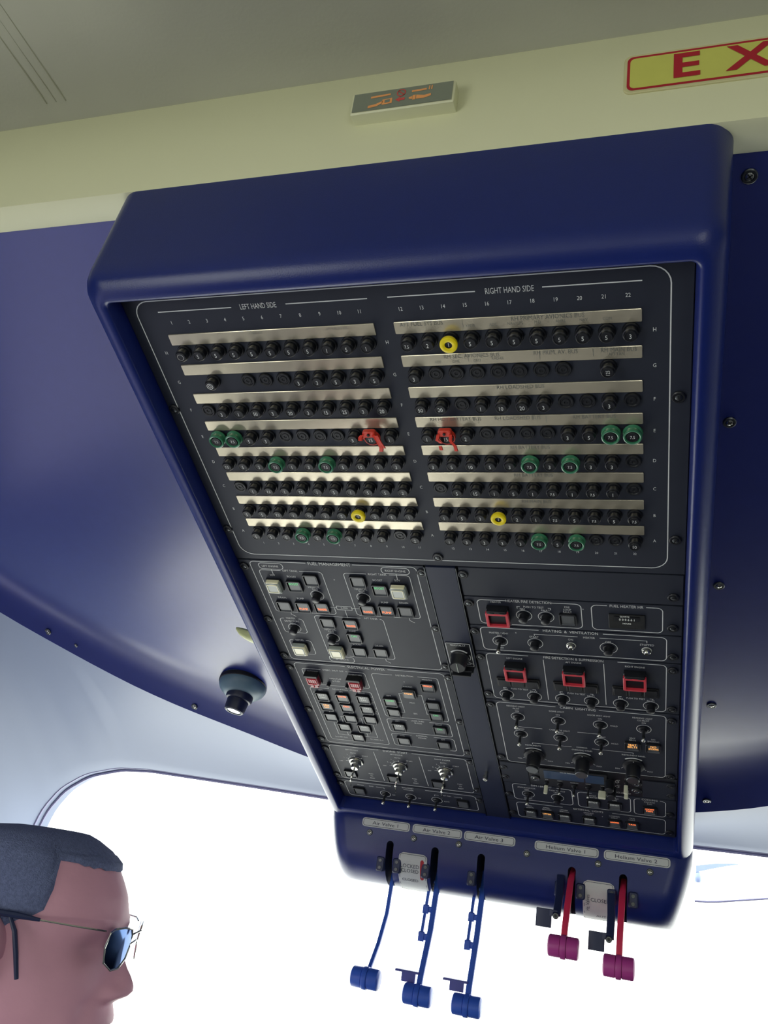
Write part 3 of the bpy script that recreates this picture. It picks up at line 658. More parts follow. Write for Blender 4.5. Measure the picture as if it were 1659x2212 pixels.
# --- electrical power
ep = panel_thing('electrical_power_panel', 'charcoal electrical power panel with two dark red flaps, below the fuel panel', 'control panel', 3.9, 29, 'square-button control panels')
plate(ep, -1.70, 24.25, 9.5, 33.85)
ink = MB()
ink.rrect(-1.0, 24.45, 9.03, 33.6, z, .045, .28, [(0, 2.55, 5.45)]); ink.text('ELECTRICAL  POWER', 4.02, -24.47, z, .30, sx=.93)
ink.rrect(-.58, 25.0, 3.78, 26.65, z, .04, .2, [(0, .75, 2.5)]); ink.text('EMERG. SHUT OFF', 1.63, -25.0, z, .19)
ink.text('BATTERIES', .16, -25.28, z, .17); ink.text('GENERATORS', 3.05, -25.28, z, .17); ink.text('OPEN FLAP', 1.57, -25.88, z, .18); ink.text('& PUSH', 1.57, -26.14, z, .18)
ink.rrect(-.58, 27.05, 3.75, 33.17, z, .04, .2, [(0, .8, 2.3)]); ink.text('GENERATION', 1.59, -27.05, z, .19); ink.text('LEFT', .14, -27.28, z, .17); ink.text('AFT', 1.59, -27.3, z, .17); ink.text('RIGHT', 3.06, -27.25, z, .17)
for s_, u, v in (('B', -.42, 27.6), ('A', -.42, 27.9), ('T', -.42, 28.2), ('G', -.42, 28.8), ('E', -.42, 29.1), ('B', 3.65, 27.6), ('A', 3.65, 27.9), ('T', 3.65, 28.2), ('G', 3.65, 28.9), ('E', 3.65, 29.2), ('N', 3.65, 29.5)): ink.text(s_, u, -v, z, .13)
for L in ([(.14, -28.45), (.14, -28.6)], [(.14, -29.6), (.14, -29.8)], [(1.6, -29.55), (1.6, -29.75)], [(3.04, -28.4), (3.04, -28.58)], [(3.04, -29.55), (3.04, -29.7)],
          [(.14, -30.8), (.14, -32.45), (1.1, -32.45)], [(3.04, -30.7), (3.04, -32.4), (2.05, -32.4)], [(1.1, -30.2), (.86, -30.2), (.86, -30.9)], [(2.05, -30.2), (2.33, -30.2), (2.33, -30.85)], [(.86, -31.9), (.86, -32.45)], [(2.33, -31.85), (2.33, -32.4)]): ink.line(L, .035, z)
ink.text('LH MAIN BUS', .25, -32.8, z, .17); ink.text('RH MAIN BUS', 2.92, -32.7, z, .17)
ink.rrect(4.23, 24.96, 8.56, 29.63, z, .04, .2, [(0, 5.6, 7.3)]); ink.text('DISTRIBUTION', 6.43, -24.96, z, .19); ink.text('MISSION', 7.84, -25.2, z, .18); ink.text('AVIONIC', 6.42, -26.1, z, .17); ink.text('+', 6.3, -25.6, z, .2)
ink.text('LEFT', 4.93, -27.25, z, .18); ink.text('RIGHT', 7.82, -27.23, z, .18); ink.text('PRIM', 6.4, -27.84, z, .18); ink.text('SEC', 6.4, -29.04, z, .18)
for L in ([(5.95, -26.9), (5.68, -26.9), (5.68, -29.0), (5.4, -29.0)], [(5.4, -27.9), (5.68, -27.9)], [(6.93, -26.9), (7.2, -26.9), (7.2, -29.0), (7.35, -29.0)], [(7.2, -27.9), (7.35, -27.9)]): ink.line(L, .035, z)
ink.rrect(4.2, 29.92, 8.54, 31.4, z, .04, .2, [(0, 5.6, 7.2)]); ink.text('LOAD SHED', 6.38, -29.9, z, .18); ink.text('BUSSES', 6.38, -30.15, z, .18); ink.text('LEFT', 4.94, -30.12, z, .17); ink.text('RIGHT', 7.8, -30.1, z, .17)
ink.rrect(4.17, 31.66, 8.56, 33.1, z, .04, .2, [(0, 5.6, 7.2)]); ink.text('EXTERNAL', 6.35, -31.66, z, .18); ink.text('POWER', 6.35, -31.92, z, .18); ink.text('FWD', 4.94, -31.85, z, .17); ink.text('AFT', 7.8, -31.85, z, .17)
ppart(ep, 'printed_lettering', ink, INK, smooth=0)
for u, v, k, l, m in ((.14, 27.94, 'ob', 'BAT|ON', WHT), (1.59, 27.92, 'ag', 'STARTER', AMB), (3.06, 27.87, 'ob', 'BAT|ON', WHT), (.15, 29.06, 'og', 'GEN|OFF', ORA), (1.61, 29.03, 'ao', 'GEN', AMB), (3.05, 29.03, 'w1', 'ON', WHT),
                      (.13, 30.31, 'k0', None, None), (1.57, 30.26, 'k0', None, None), (3.02, 30.2, 'k0', None, None), (.86, 31.4, 'w1', 'ON', WHT), (2.33, 31.34, 'w1', 'ON', WHT), (1.58, 32.56, 'w1', 'ON', WHT),
                      (7.81, 25.93, 'am', 'MISSION', AMB), (4.93, 27.89, 'gm', 'CLOSED', GRN), (4.92, 29.06, 'k0', None, None), (7.8, 27.9, 'k0', None, None), (7.8, 29.1, 'gp', 'ON', GRN), (4.94, 30.73, 'w1', 'ON', WHT), (7.81, 30.68, 'gp', 'ON', GRN), (4.96, 32.42, 'k0', None, None), (7.77, 32.44, 'k0', None, None)):
    put_korry(ep, u, v, k, l, legm=m)
put_korry(ep, 6.44, 26.72, 'oav', 'AVIONIC', up=True, legm=ORA)
def flapm():
    mb = MB(); mb.rbox(0, 0, 0, .12, .95, 1.15, .05, 1, .02); mb.rbox(0, .50, .1, .45, .95, .22, .04, 1, .03); mb.rbox(0, -.02, .12, .42, .88, .86, .06, 0, .06); mb.frame(0, .02, .42, .47, .66, .56, .05, 2, .04)
    mb.rbox(0, -.56, .25, .40, .6, .26, .08, 0, .03); mb.rbox(0, -.45, .4, .46, .05, .3, .0, 2, 0)
    for k in (-.15, 0, .15): mb.rbox(k, .02, .42, .44, .03, .4, 0, 2, 0)
    return mb.mesh('guard_flap', [DRED, DBLK, RED], U_)
FLAP = flapm()
for u, v in ((.08, 25.85), (3.0, 25.93)): pinst(ep, 'guard_flap', FLAP, u, v, label='dark red transparent guard flap')
for u, v in ((.95, 26.5), (2.25, 26.5)): o = pinst(ep, 'flap_stud', TEST, u, v); o.scale = (.5,)*3
fasten(ep, [(-1.4, 24.95), (-1.4, 29.65), (-1.42, 33.25), (9.31, 24.8), (9.3, 29.55), (9.32, 33.13)])

# --- engine start
es_ = panel_thing('engine_start_panel', 'charcoal engine start panel with three silver key switches', 'control panel', 3.9, 36.3)
plate(es_, -1.70, 33.88, 9.5, 38.66)
ink = MB(); ink.rrect(-1.1, 34.03, 9.03, 38.45, z, .045, .28, [(0, 2.7, 5.2)]); ink.text('ENGINE  START', 3.97, -34.05, z, .28)
for u in (2.29, 5.65): ink.line([(u, -34.35), (u, -38.2)], .04, z)
KS = ((.62, 'LEFT ENGINE'), (3.97, 'AFT ENGINE'), (7.32, 'RIGHT ENGINE'))
for u, s_ in KS:
    ink.text(s_, u, -34.42, z, .18); ink.text('BOTH', u, -34.82, z, .17); ink.text('START', u+.85, -35.08, z, .17); ink.text('OFF', u-1.2, -36.05, z, .17); ink.text('L', u-.5, -35.08, z, .16); ink.text('R', u-.85, -35.5, z, .16)
    ink.ring(u, -35.95, .62, .035, z, 40, 180, n=16)
    for a_ in (45, 90, 120, 150, 180): ink.line([(u+.62*cos(radians(a_)), -35.95+.62*sin(radians(a_))), (u+.8*cos(radians(a_)), -35.95+.8*sin(radians(a_)))], .035, z)
    for k, q_ in enumerate(('PUSH', 'TO', 'RESET')): ink.text(q_, u+.78, -37.45-k*.3, z, .16)
ppart(es_, 'printed_lettering', ink, INK, smooth=0)
def keym():
    mb = MB(); mb.lathe(0, 0, [(.52, 0), (.54, .05), (.52, .12), (.42, .14), (.40, .3), (.34, .34), (.22, .34), (.20, .28)], 0, 28)
    mb.lathe(0, 0, [(.30, .2), (.28, .5), (.25, .6), (.1, .62)], 0, 20)
    return mb.mesh('key_switch', [STEEL], U_)
def keyk():
    mb = MB(); mb.rbox(0, 0, .45, 1.0, .10, .34, .03, 0, .02)
    mb.X = Matrix.Translation((0, 0, 1.25)) @ Matrix.Rotation(radians(90), 4, 'Y') @ Matrix.Translation((0, 0, -.06)); mb.lathe(0, 0, [(.13, 0), (.34, 0), (.36, .06), (.34, .12), (.13, .12)], 0, 22, False)
    mb.lathe(0, 0, [(.13, .12), (.13, 0)], 0, 22, False); mb.X = None
    mb.tube([(0, -.1, 1.5), (.05, -.2, 1.65), (.1, -.1, 1.8), (.12, .0, 2.0)], .035, 0, 6)
    return mb.mesh('key', [STEEL], U_)
KM, KK = keym(), keyk()
for u, s_ in KS:
    o = pinst(es_, 'key_switch', KM, u, 35.95); k = link('key', KK, o); k.rotation_euler = (0, 0, radians(-20))
    put_korry(es_, u-.86, 37.72, 'k0')
fasten(es_, [(-1.43, 34.5), (-1.44, 38.05), (9.32, 34.35), (9.3, 38.0)])

# --- ballonet panel
bl = panel_thing('ballonet_panel', 'narrow charcoal panel with three toggles at the lower left end', 'control panel', 3.9, 40)
plate(bl, -1.70, 38.69, 9.5, 41.35)
ink = MB(); ink.rrect(-1.1, 38.92, 9.02, 40.95, z, .045, .28, [(0, 2.6, 5.3)]); ink.text('BALLONET', 3.95, -38.9, z, .2); ink.text('TRANSFER', 3.95, -39.18, z, .18)
ink.line([(-.1, -39.3), (.4, -39.3)], .035, z); ink.text('FWD', 1.0, -39.3, z, .17); ink.line([(1.4, -39.3), (2.0, -39.3), (2.0, -39.45)], .035, z)
ink.line([(5.9, -39.55), (5.9, -39.4), (6.2, -39.4)], .035, z); ink.text('AFT FAN', 6.85, -39.35, z, .17); ink.line([(7.4, -39.35), (7.95, -39.35), (7.95, -39.5)], .035, z)
for u in (1.95, 3.95, 5.97): ink.ring(u, -40.15, .40, .035, z)
for u, s_ in ((2.6, 'OFF'), (4.62, 'OFF'), (6.7, 'AUTO')): ink.text(s_, u, -40.2, z, .16)
ppart(bl, 'printed_lettering', ink, INK, smooth=0)
for u in (1.95, 3.95, 5.97): toggle(bl, u, 40.15)
put_korry(bl, -.1, 40.1, 'k0'); put_korry(bl, 7.95, 40.1, 'k0')
fasten(bl, [(-1.46, 39.3), (9.3, 39.4)])

# --- centre filler
ft = panel_thing('centre_filler_panel', 'long plain dark navy strip running between the two columns of panels', 'control panel', 10.4, 28)
mb = MB(); mb.rbox(10.4, -28.35, -.1, .06, 1.66, 26.9, .03, 0, .02, 2); ppart(ft, 'faceplate', mb, FILL)
mb = MB(); mb.rbox(9.53, -28.35, 0, .10, .045, 26.9, 0, 0, 0); mb.rbox(11.27, -28.35, 0, .10, .045, 26.9, 0, 0, 0); ppart(ft, 'edge_trim', mb, DSTEEL)
pl_ = panel_thing('pedestal_light_dimmer', 'black dimmer knob on a plate marked PEDESTAL LT', 'dimmer knob', 10.4, 22.6)
mb = MB(); mb.rbox(10.4, -22.4, .06, .1, 1.5, 2.35, .06, 0, .01); ppart(pl_, 'base_plate', mb, BLK)
mb = MB(); mb.rrect(9.68, 21.25, 11.12, 23.35, .105, .04, .06); mb.text('PEDESTAL LT', 10.4, -21.42, .105, .17); mb.text('OFF', 10.85, -23.15, .105, .16); mb.ring(10.38, -22.5, .62, .11, .105, 40, 140, n=16); mb.line([(9.75, -23.3), (9.95, -23.1)], .05, .105); mb.line([(10.85, -22.95), (11.05, -23.1)], .04, .105); mb.ring(10.6, -22.5, .42, .04, .105, -40, 30, n=8)
ppart(pl_, 'printed_lettering', mb, INK, smooth=0)
mb = MB(); mb.lathe(10.38, -22.5, [(.56, .1), (.56, .2), (.50, .28), (.47, .85), (.42, .92), (.2, .92)], 0, 30); mb.rbox(10.38, -22.5, .9, .96, .06, .8, .02, 1, .01); ppart(pl_, 'knob', mb, [BLK, CAPG])
mb = MB(); mb.rbox(10.42, -23.5, .1, .75, 1.15, .10, .05, 0, .02); mb.rbox(10.42, -23.5, .1, .5, 1.35, .3, .08, 0, .05); ppart(pl_, 'guard', mb, BLK)
mb = MB(); mb.lathe(10.33, -35.26, [(.13, .06), (.13, .3), (.17, .32), (.17, .66), (.13, .70), (.07, .7), (.06, .6)], 0, 20)
o = ppart(ft, 'socket_post', mb, STEEL, label='small chrome socket post')

# --- right column
bk = panel_thing('blank_panel', 'plain blank charcoal panel at the top of the right column', 'control panel', 17, 16)
plate(bk, 11.34, 14.88, 22.74, 17.13); fasten(bk, [(11.58, 15.4), (22.25, 16.5)])
hf = panel_thing('heater_fire_detection_panel', 'charcoal panel with one red-framed button and an hour counter', 'control panel', 17, 18.3)
plate(hf, 11.34, 17.17, 22.74, 19.55)
ink = MB(); ink.rrect(12.05, 17.38, 17.63, 19.35, z, .045, .28, [(0, 13.65, 16.1), (2, 12.4, 13.8)]); ink.text('HEATER FIRE DETECTION', 14.87, -17.38, z, .25, sx=.92)
ink.rrect(18.16, 17.38, 21.74, 19.35, z, .045, .28, [(0, 18.95, 20.95)]); ink.text('FUEL HEATER HR', 19.95, -17.38, z, .25, sx=.95)
ink.text('HEATER', 13.1, -17.52, z, .17); ink.text('PUSH TO TEST', 15.12, -17.8, z, .19, sx=.95); ink.text('FIRE', 14.5, -18.0, z, .17); ink.text('FAULT', 15.75, -18.02, z, .17)
for k, s_ in enumerate(('FIRE', 'LOOP', 'FAULT')): ink.text(s_, 16.9, -17.66-k*.2, z, .17)
ink.ring(14.54, -18.52, .42, .035, z); ink.ring(15.73, -18.55, .42, .035, z); ink.text('+', 17.73, -17.76, z, .2); ink.line([(14.22, -17.95), (14.22, -17.8), (14.36, -17.8)], .035, z); ink.line([(15.9, -17.82), (16.02, -17.82), (16.02, -17.95)], .035, z)
ppart(hf, 'printed_lettering', ink, INK, smooth=0)
for u, v in ((14.54, 18.5), (15.73, 18.53)): pinst(hf, 'test_button', TEST, u, v)
put_korry(hf, 16.9, 18.6, 'k1', None)
def firem():
    mb = MB(); mb.rbox(0, -.02, 0, .28, 1.22, 1.25, .06, 0, .03); mb.rbox(0, .50, .2, .5, 1.1, .22, .05, 0, .04); mb.rbox(-.3, .5, .5, .54, .3, .05, .02, 2, .01); mb.rbox(.3, .5, .5, .54, .3, .05, .02, 2, .01)
    mb.rbox(0, -.08, .28, .36, 1.1, 1.05, .04, 0, .02); mb.frame(0, -.1, .30, .52, 1.26, 1.16, .15, 1, .06)
    return mb.mesh('fire_button', [BLK, RED, DSTEEL], U_)
FIRE = firem()
pinst(hf, 'fire_button', FIRE, 13.15, 18.42, label='red-framed guarded fire button')
mb = MB(); mb.rbox(19.95, -18.55, 0, .08, 1.85, 1.12, .04, 0, .02); mb.rbox(19.95, -18.3, .08, .1, 1.3, .36, .02, 1, 0); mb.text('QUARTZ', 19.85, -18.08, .105, .13, 2); mb.text('0 0 0 6 6 1', 19.95, -18.32, .11, .2, 2); mb.text('HOURS', 19.95, -18.66, .085, .14, 2)
ppart(hf, 'hour_counter', mb, [DBLK, BLK, WHT], (19.95, 18.55), 'black hour counter window')
fasten(hf, [(11.58, 17.7), (22.25, 18.9)])
hv = panel_thing('heating_ventilation_panel', 'charcoal heating and ventilation panel with one toggle and two round lamps', 'control panel', 17, 20.7)
plate(hv, 11.34, 19.58, 22.74, 21.9)
ink = MB(); ink.rrect(11.92, 19.72, 21.95, 21.7, z, .045, .28, [(0, 15.2, 18.7)]); ink.text('HEATING  &  VENTILATION', 16.94, -19.72, z, .26, sx=1.0)
ink.text('MASTER / VENT', 12.95, -20.17, z, .18, sx=.95); ink.text('ON', 12.95, -20.38, z, .18); ink.text('OFF', 12.95, -21.5, z, .16); ink.text('START', 14.92, -20.33, z, .19); ink.text('ON', 16.92, -20.36, z, .19); ink.text('OFF', 18.93, -20.38, z, .19); ink.text('STOPPED', 20.95, -20.42, z, .19); ink.text('HEATER', 17.93, -20.1, z, .19); ink.text('+', 13.93, -20.06, z, .2)
ink.line([(14.95, -20.2), (14.95, -20.08), (17.3, -20.08)], .035, z); ink.line([(18.5, -20.08), (20.95, -20.08), (20.95, -20.25)], .035, z)
for u, r in ((12.95, .42), (14.94, .42), (16.92, .25), (18.94, .46), (20.93, .25)): ink.ring(u, -20.88, r, .035, z)
ppart(hv, 'printed_lettering', ink, INK, smooth=0)
toggle(hv, 12.95, 20.88); pinst(hv, 'test_button', TEST, 14.94, 20.86); pinst(hv, 'test_button', TEST, 18.94, 20.86)
pinst(hv, 'indicator_lamp', LAMP, 16.92, 20.88); pinst(hv, 'indicator_lamp', LAMP, 20.93, 20.9)
fasten(hv, [(11.58, 20.1), (22.28, 21.3)])
fd = panel_thing('fire_suppression_panel', 'charcoal fire detection and suppression panel with three red-framed buttons', 'control panel', 17, 24.2)
plate(fd, 11.34, 21.93, 22.74, 26.63)
ink = MB(); ink.rrect(11.95, 22.08, 21.96, 26.45, z, .045, .28, [(0, 14.4, 19.4)]); ink.text('FIRE DETECTION & SUPPRESSION', 16.95, -22.1, z, .26, sx=.93)
for u in (15.26, 18.62): ink.line([(u, -22.35), (u, -26.2)], .04, z)
for uc, s_ in ((13.6, 'LEFT ENGINE'), (16.95, 'AFT ENGINE'), (20.3, 'RIGHT ENGINE')):
    ink.text(s_, uc, -22.42, z, .18, sx=.95); ink.text('PUSH TO TEST', uc, -25.38, z, .18, sx=.95); ink.text('FIRE', uc-.84, -25.5, z, .16); ink.text('FAULT', uc+.84, -25.5, z, .16)
    ink.ring(uc-.84, -25.98, .42, .035, z); ink.ring(uc+.84, -25.98, .42, .035, z)
    ink.line([(uc-.95, -25.4), (uc-.95, -25.3), (uc-.8, -25.3)], .035, z); ink.line([(uc+.8, -25.3), (uc+.95, -25.3), (uc+.95, -25.4)], .035, z)
ppart(fd, 'printed_lettering', ink, INK, smooth=0)
for uc in (13.6, 16.95, 20.3):
    mb = MB(); mb.rbox(uc, -24.7, 0, .1, 2.55, .85, .05, 0, .02)
    for k in (-.84, 0, .84): mb.rbox(uc+k, -24.7, .1, .17, .72, .62, .05, 1, .03)
    ppart(fd, 'indicator_bar', mb, [DBLK, BLK], (uc, 24.7)); pinst(fd, 'fire_button', FIRE, uc, 23.35, label='red-framed guarded fire button')
    for k in (-.84, .84): pinst(fd, 'test_button', TEST, uc+k, 25.96)
fasten(fd, [(11.6, 22.45), (11.63, 26.05), (22.3, 22.5), (22.3, 26.13)])
cl = panel_thing('cabin_lighting_panel', 'charcoal cabin lighting panel with seven toggles and three large dimmer knobs', 'control panel', 17, 30)
plate(cl, 11.34, 26.66, 22.74, 33.65)
ink = MB(); ink.rrect(11.98, 26.88, 21.98, 33.62, z, .045, .28, [(0, 15.6, 18.2)]); ink.text('CABIN  LIGHTING', 16.93, -26.9, z, .27, sx=1.05)
T7 = [(13.19, 28.3), (15.69, 28.35), (18.2, 28.37), (20.73, 28.4), (13.19, 30.2), (15.69, 30.22), (18.2, 30.27)]
for u, v in T7: ink.ring(u, -v, .42, .035, z)
for u, v, s_ in ((13.17, 27.2, 'READING LIGHT'), (13.17, 27.45, 'PILOT'), (13.19, 27.7, 'ON'), (15.65, 27.38, 'DOME LIGHT'), (15.69, 27.72, 'ON'), (18.15, 27.43, 'DOOR WAY LIGHT'), (18.2, 27.75, 'ON'), (20.66, 27.3, 'READING LIGHT'), (20.7, 27.54, 'CO-PILOT'), (20.73, 27.78, 'ON'), (19.0, 28.37, 'HOLD'), (19.0, 30.3, 'HOLD'),
                 (15.68, 29.4, 'CABIN SIDE LIGHT'), (13.19, 29.65, 'ON/OFF'), (15.69, 29.65, 'FLOOD'), (18.2, 29.7, 'BRIGHT'), (20.06, 29.5, 'SEAT'), (20.06, 29.72, 'BELTS'), (21.27, 29.45, 'NO'), (21.27, 29.67, 'SMOKING'), (16.96, 31.1, 'DIMMING'), (13.85, 31.42, 'INSTRUMENTS'), (16.96, 31.42, 'OVERHEAD PANEL'), (20.1, 31.42, 'INSTRUMENT PANEL')): ink.text(s_, u, -v, z, .175, sx=.95)
ink.line([(13.0, -29.4), (14.6, -29.4)], .035, z); ink.line([(16.8, -29.4), (18.2, -29.4)], .035, z); ink.line([(13.84, -31.25), (13.84, -31.12), (16.3, -31.12)], .035, z); ink.line([(17.6, -31.12), (20.07, -31.12), (20.07, -31.25)], .035, z)
K3 = (13.84, 16.95, 20.08)
for u in K3:
    ink.ring(u, -32.55, .82, .10, z, 52, 128, n=14); ink.text('MIN', u-1.0, -33.1, z, .17); ink.text('MAX', u+1.0, -33.1, z, .17); ink.line([(u-.75, -33.0), (u-.6, -32.85)], .035, z); ink.line([(u+.6, -32.85), (u+.75, -33.0)], .035, z)
ppart(cl, 'printed_lettering', ink, INK, smooth=0)
for u, v in T7: toggle(cl, u, v)
put_korry(cl, 20.05, 30.29, 'sb', 'SEAT|BELTS', legm=ORA); put_korry(cl, 21.28, 30.3, 'ns', 'NO|SMOKING', legm=ORA)
def dimm():
    mb = MB(); mb.lathe(0, 0, [(.68, 0), (.70, .08), (.66, .16), (.50, .22)], 1, 32); mb.lathe(0, 0, [(.46, .15), (.44, .95), (.40, 1.02)], 0, 28); mb.lathe(0, 0, [(.40, 1.0), (.40, 1.12), (.36, 1.16)], 2, 28)
    mb.line([(0, .46), (0, .62)], .06, .185, 3); return mb.mesh('dimmer_knob', [BLK, BLK, DSTEEL, INK], U_)
DIM = dimm()
for u in K3: pinst(cl, 'dimmer_knob', DIM, u, 32.5)
fasten(cl, [(11.6, 27.2), (11.58, 33.15), (22.3, 27.3), (22.3, 33.4)])
# --- radio unit
ra = panel_thing('audio_control_unit', 'black audio control unit with dim blue display and ivory toggles', 'control panel', 17, 35)
plate(ra, 11.34, 33.68, 22.74, 36.34, BLK)
mb = MB(); mb.rbox(12.3, -35.0, 0, .05, 1.85, 2.5, .03, 0, .02); ppart(ra, 'blank_plate', mb, PANEL, (12.3, 35)); mb = MB(); mb.rbox(21.6, -35.2, 0, .07, 2.0, 2.0, .03, 0, .02); ppart(ra, 'blank_plate', mb, PANEL)
mb = MB(); mb.rbox(16.2, -34.55, 0, .12, 4.4, 1.25, .05, 0, .03); mb.rbox(15.6, -34.6, .12, .14, 2.6, .95, .02, 1, 0); mb.rbox(17.6, -34.6, .12, .14, 1.2, .95, .02, 1, 0); mb.text('Unit ICS Transmitter', 15.9, -34.14, .145, .13, 2)
ppart(ra, 'display', mb, [BLK, LCD, WHT], label='dim blue display')
ink = MB()
for u, v, s_ in ((14.4, 35.45, 'VOL'), (15.28, 35.45, 'ALERT'), (16.22, 35.5, 'SQUELCH'), (17.14, 35.45, 'LIGHT'), (18.06, 35.5, 'VOX'), (19.6, 34.3, 'PTT'), (19.1, 34.55, 'EMR'), (19.1, 35.15, 'ISO')): ink.text(s_, u, -v, .0, .13)
ink.text('DIGI-AUDIO', 19.32, -36.06, .0, .22, sx=.95); ink.ring(19.0, -34.75, .12, .05, 0, n=12); ink.ring(19.0, -35.35, .12, .05, 0, n=12)
for v in ink.v: pass
ink.v = [(x, y, .012) for x, y, q_ in ink.v]; ppart(ra, 'printed_lettering', ink, INK, smooth=0)
mb = MB(); mb.lathe(0, 0, [(.34, 0), (.34, .1), (.30, .12), (.29, .7), (.25, .75)], 0, 24); kn_ = mb.mesh('selector_knob', BLK, U_); pinst(ra, 'selector_knob', kn_, 18.55, 34.75); pinst(ra, 'selector_knob', kn_, 18.65, 35.6)
def pad(l, w_): mb = MB(); mb.lathe(0, 0, [(.14, 0), (.14, .08), (.08, .1), (.08, .3)], 1, 14); mb.rbox(0, 0, .25, l, w_, .16, .07, 0, .04); return mb.mesh('paddle_toggle', [IVORY, DSTEEL], U_)
PD, PW = pad(.85, .26), pad(.8, .5)
for u, v, m in ((14.37, 35.85, PD), (18.06, 35.75, PW), (19.59, 34.7, PD), (19.6, 35.3, PD)): pinst(ra, 'paddle_toggle', m, u, v, label='ivory paddle toggle')
for u, v in ((15.28, 35.85), (16.22, 35.91), (17.14, 35.9)): o = toggle(ra, u, v); o.scale = (.7, .7, .9)
for u, v in ((13.65, 34.5), (13.65, 35.4), (20.24, 34.7), (20.22, 35.6)): pinst(ra, 'screw', SCR, u, v)
fasten(ra, [(11.58, 34.4), (11.59, 35.6), (22.34, 34.5), (22.35, 35.7)])
# --- dim / defog / cooling
dm = panel_thing('dim_defog_cooling_panel', 'charcoal panel with dim, defog and cooling groups, just below the audio unit', 'control panel', 17, 37.5)
plate(dm, 11.34, 36.37, 22.74, 38.7)
ink = MB(); ink.rrect(11.94, 36.45, 15.98, 38.48, z, .045, .28, [(0, 12.9, 15.0)]); ink.text('DIM / BRIGHT', 13.96, -36.45, z, .25); ink.rrect(16.36, 36.58, 19.81, 38.52, z, .045, .28, [(0, 17.3, 18.9)]); ink.text('DEFOG', 18.1, -36.58, z, .25)
ink.rrect(20.04, 36.58, 22.04, 38.6, z, .045, .28, [(0, 20.4, 21.7)]); ink.text('COOLING', 21.03, -36.58, z, .25, sx=.95)
for u, v, s_ in ((12.9, 36.85, 'ANNUNCIATOR'), (12.9, 37.1, 'DIM'), (12.9, 38.25, 'BRIGHT'), (15.0, 36.8, 'PUSH TO TEST'), (15.0, 37.05, 'LAMPS'), (17.37, 36.9, 'PITOT'), (17.37, 37.12, 'HEATER'), (18.78, 36.95, 'DEMIST'), (18.78, 37.17, 'FAN'), (21.03, 36.9, 'COCKPIT'), (21.03, 37.12, 'FAN')): ink.text(s_, u, -v, z, .18)
ink.ring(12.96, -37.66, .42, .035, z); ink.ring(14.97, -37.68, .42, .035, z)
ppart(dm, 'printed_lettering', ink, INK, smooth=0)
toggle(dm, 12.96, 37.66); pinst(dm, 'test_button', TEST, 14.97, 37.66)
put_korry(dm, 17.37, 37.8, 'wp', 'PITOT'); put_korry(dm, 18.78, 37.82, 'wd', 'DEMIST'); put_korry(dm, 21.03, 37.85, 'cf', 'COCKPIT|FAN', legm=AMB)
fasten(dm, [(11.6, 37.9), (22.33, 38.14)])
ex = panel_thing('external_lights_panel', 'charcoal external lights panel with six square buttons, nearest the helium placards', 'control panel', 17, 39.9)
plate(ex, 11.34, 38.73, 22.74, 41.3)
ink = MB(); ink.rrect(11.98, 38.92, 22.04, 40.95, z, .045, .28, [(0, 15.2, 18.6)]); ink.text('EXTERNAL  LIGHTS', 16.97, -38.94, z, .25)
for u, a_, b in ((12.89, 'NAV', 'LIGHTS'), (14.08, 'UPPER', 'BEACON'), (15.29, 'LOWER', 'BEACON'), (16.98, 'GROUND', 'LIGHT'), (18.71, 'LANDING', 'LIGHT'), (19.87, 'TAXI', 'LIGHT')): ink.text(a_, u, -39.3, z, .17); ink.text(b, u, -39.53, z, .17)
ink.text('+', 17.9, -39.55, z, .2)
ppart(ex, 'printed_lettering', ink, INK, smooth=0)
for u, k, s_, m in ((12.89, 'xn', 'NAV', WHT), (14.08, 'xu', 'UPPER', ORA), (15.29, 'xl', 'LOWER', WHT), (16.98, 'xg', 'GROUND', WHT), (18.71, 'xa', 'LANDING', AMB), (19.87, 'xt', 'TAXI', AMB)): put_korry(ex, u, 40.18, k, s_, legm=m)
fasten(ex, [(11.6, 40.5), (22.32, 40.6)])

# ------------------------------------------------------------------ signs
t = thing('seat_belt_sign', 'small cream box sign with no-smoking and seat belt symbols', 'sign', Matrix.Translation((-.2242, .5347, 1.9412)))
bpy.context.view_layer.update()
YS = .522
mb = MB(); cx, cz_ = -.2242, 1.9412
mb.loft([[(cx+a_, .536, cz_+b) for a_, b in rr(.0925, .0235, .001, 2)], [(cx+a_, YS+.001, cz_+b) for a_, b in rr(.0925, .0235, .001, 2)], [(cx+a_, YS, cz_+b) for a_, b in rr(.0905, .0215, .001, 2)]], 0)
wpart(t, 'sign_box', mb, CREAM)
mb = MB(); D = lambda p: (cx+p[0], YS-.0006-p[2], cz_+p[1])
def poly(P, m, off=0): mb.add([D((a_, b, off)) for a_, b in P], [tuple(range(len(P)))], m)
poly([(-.0445, -.0102), (.0445, -.0102), (.0445, .0102), (-.0445, .0102)], 0)
e = .0003
poly([(-.0285, .0028), (-.0105, .0038), (-.0105, .0058), (-.0285, .0050)], 1, e); poly([(.0085, .0036), (.0215, .0041), (.0215, .0061), (.0085, .0056)], 1, e)
for x in (.0233, .0255): poly([(x, .0042), (x+.001, .0042), (x+.0012, .0085), (x+.0002, .0085)], 1, e)
rg = MB(); rg.ring(0, .0048, .0036, .0009, 0, m=2, n=20); rg.line([(-.0025, .0072), (.0025, .0024)], .0009, 0, 2); mb.add([D((v[0]-.001, v[1], e)) for v in rg.v], rg.f, 2)
poly([(-.030, -.0080), (-.022, -.0068), (-.017, -.0040), (-.017, -.0015), (-.023, -.0042), (-.030, -.0052)], 1, e); poly([(-.0175, -.0062), (-.0085, -.0055), (-.0085, .0005), (-.0175, -.0003)], 1, e); poly([(-.0150, -.0045), (-.0105, -.0042), (-.0105, -.0010), (-.0150, -.0014)], 0, 2*e)
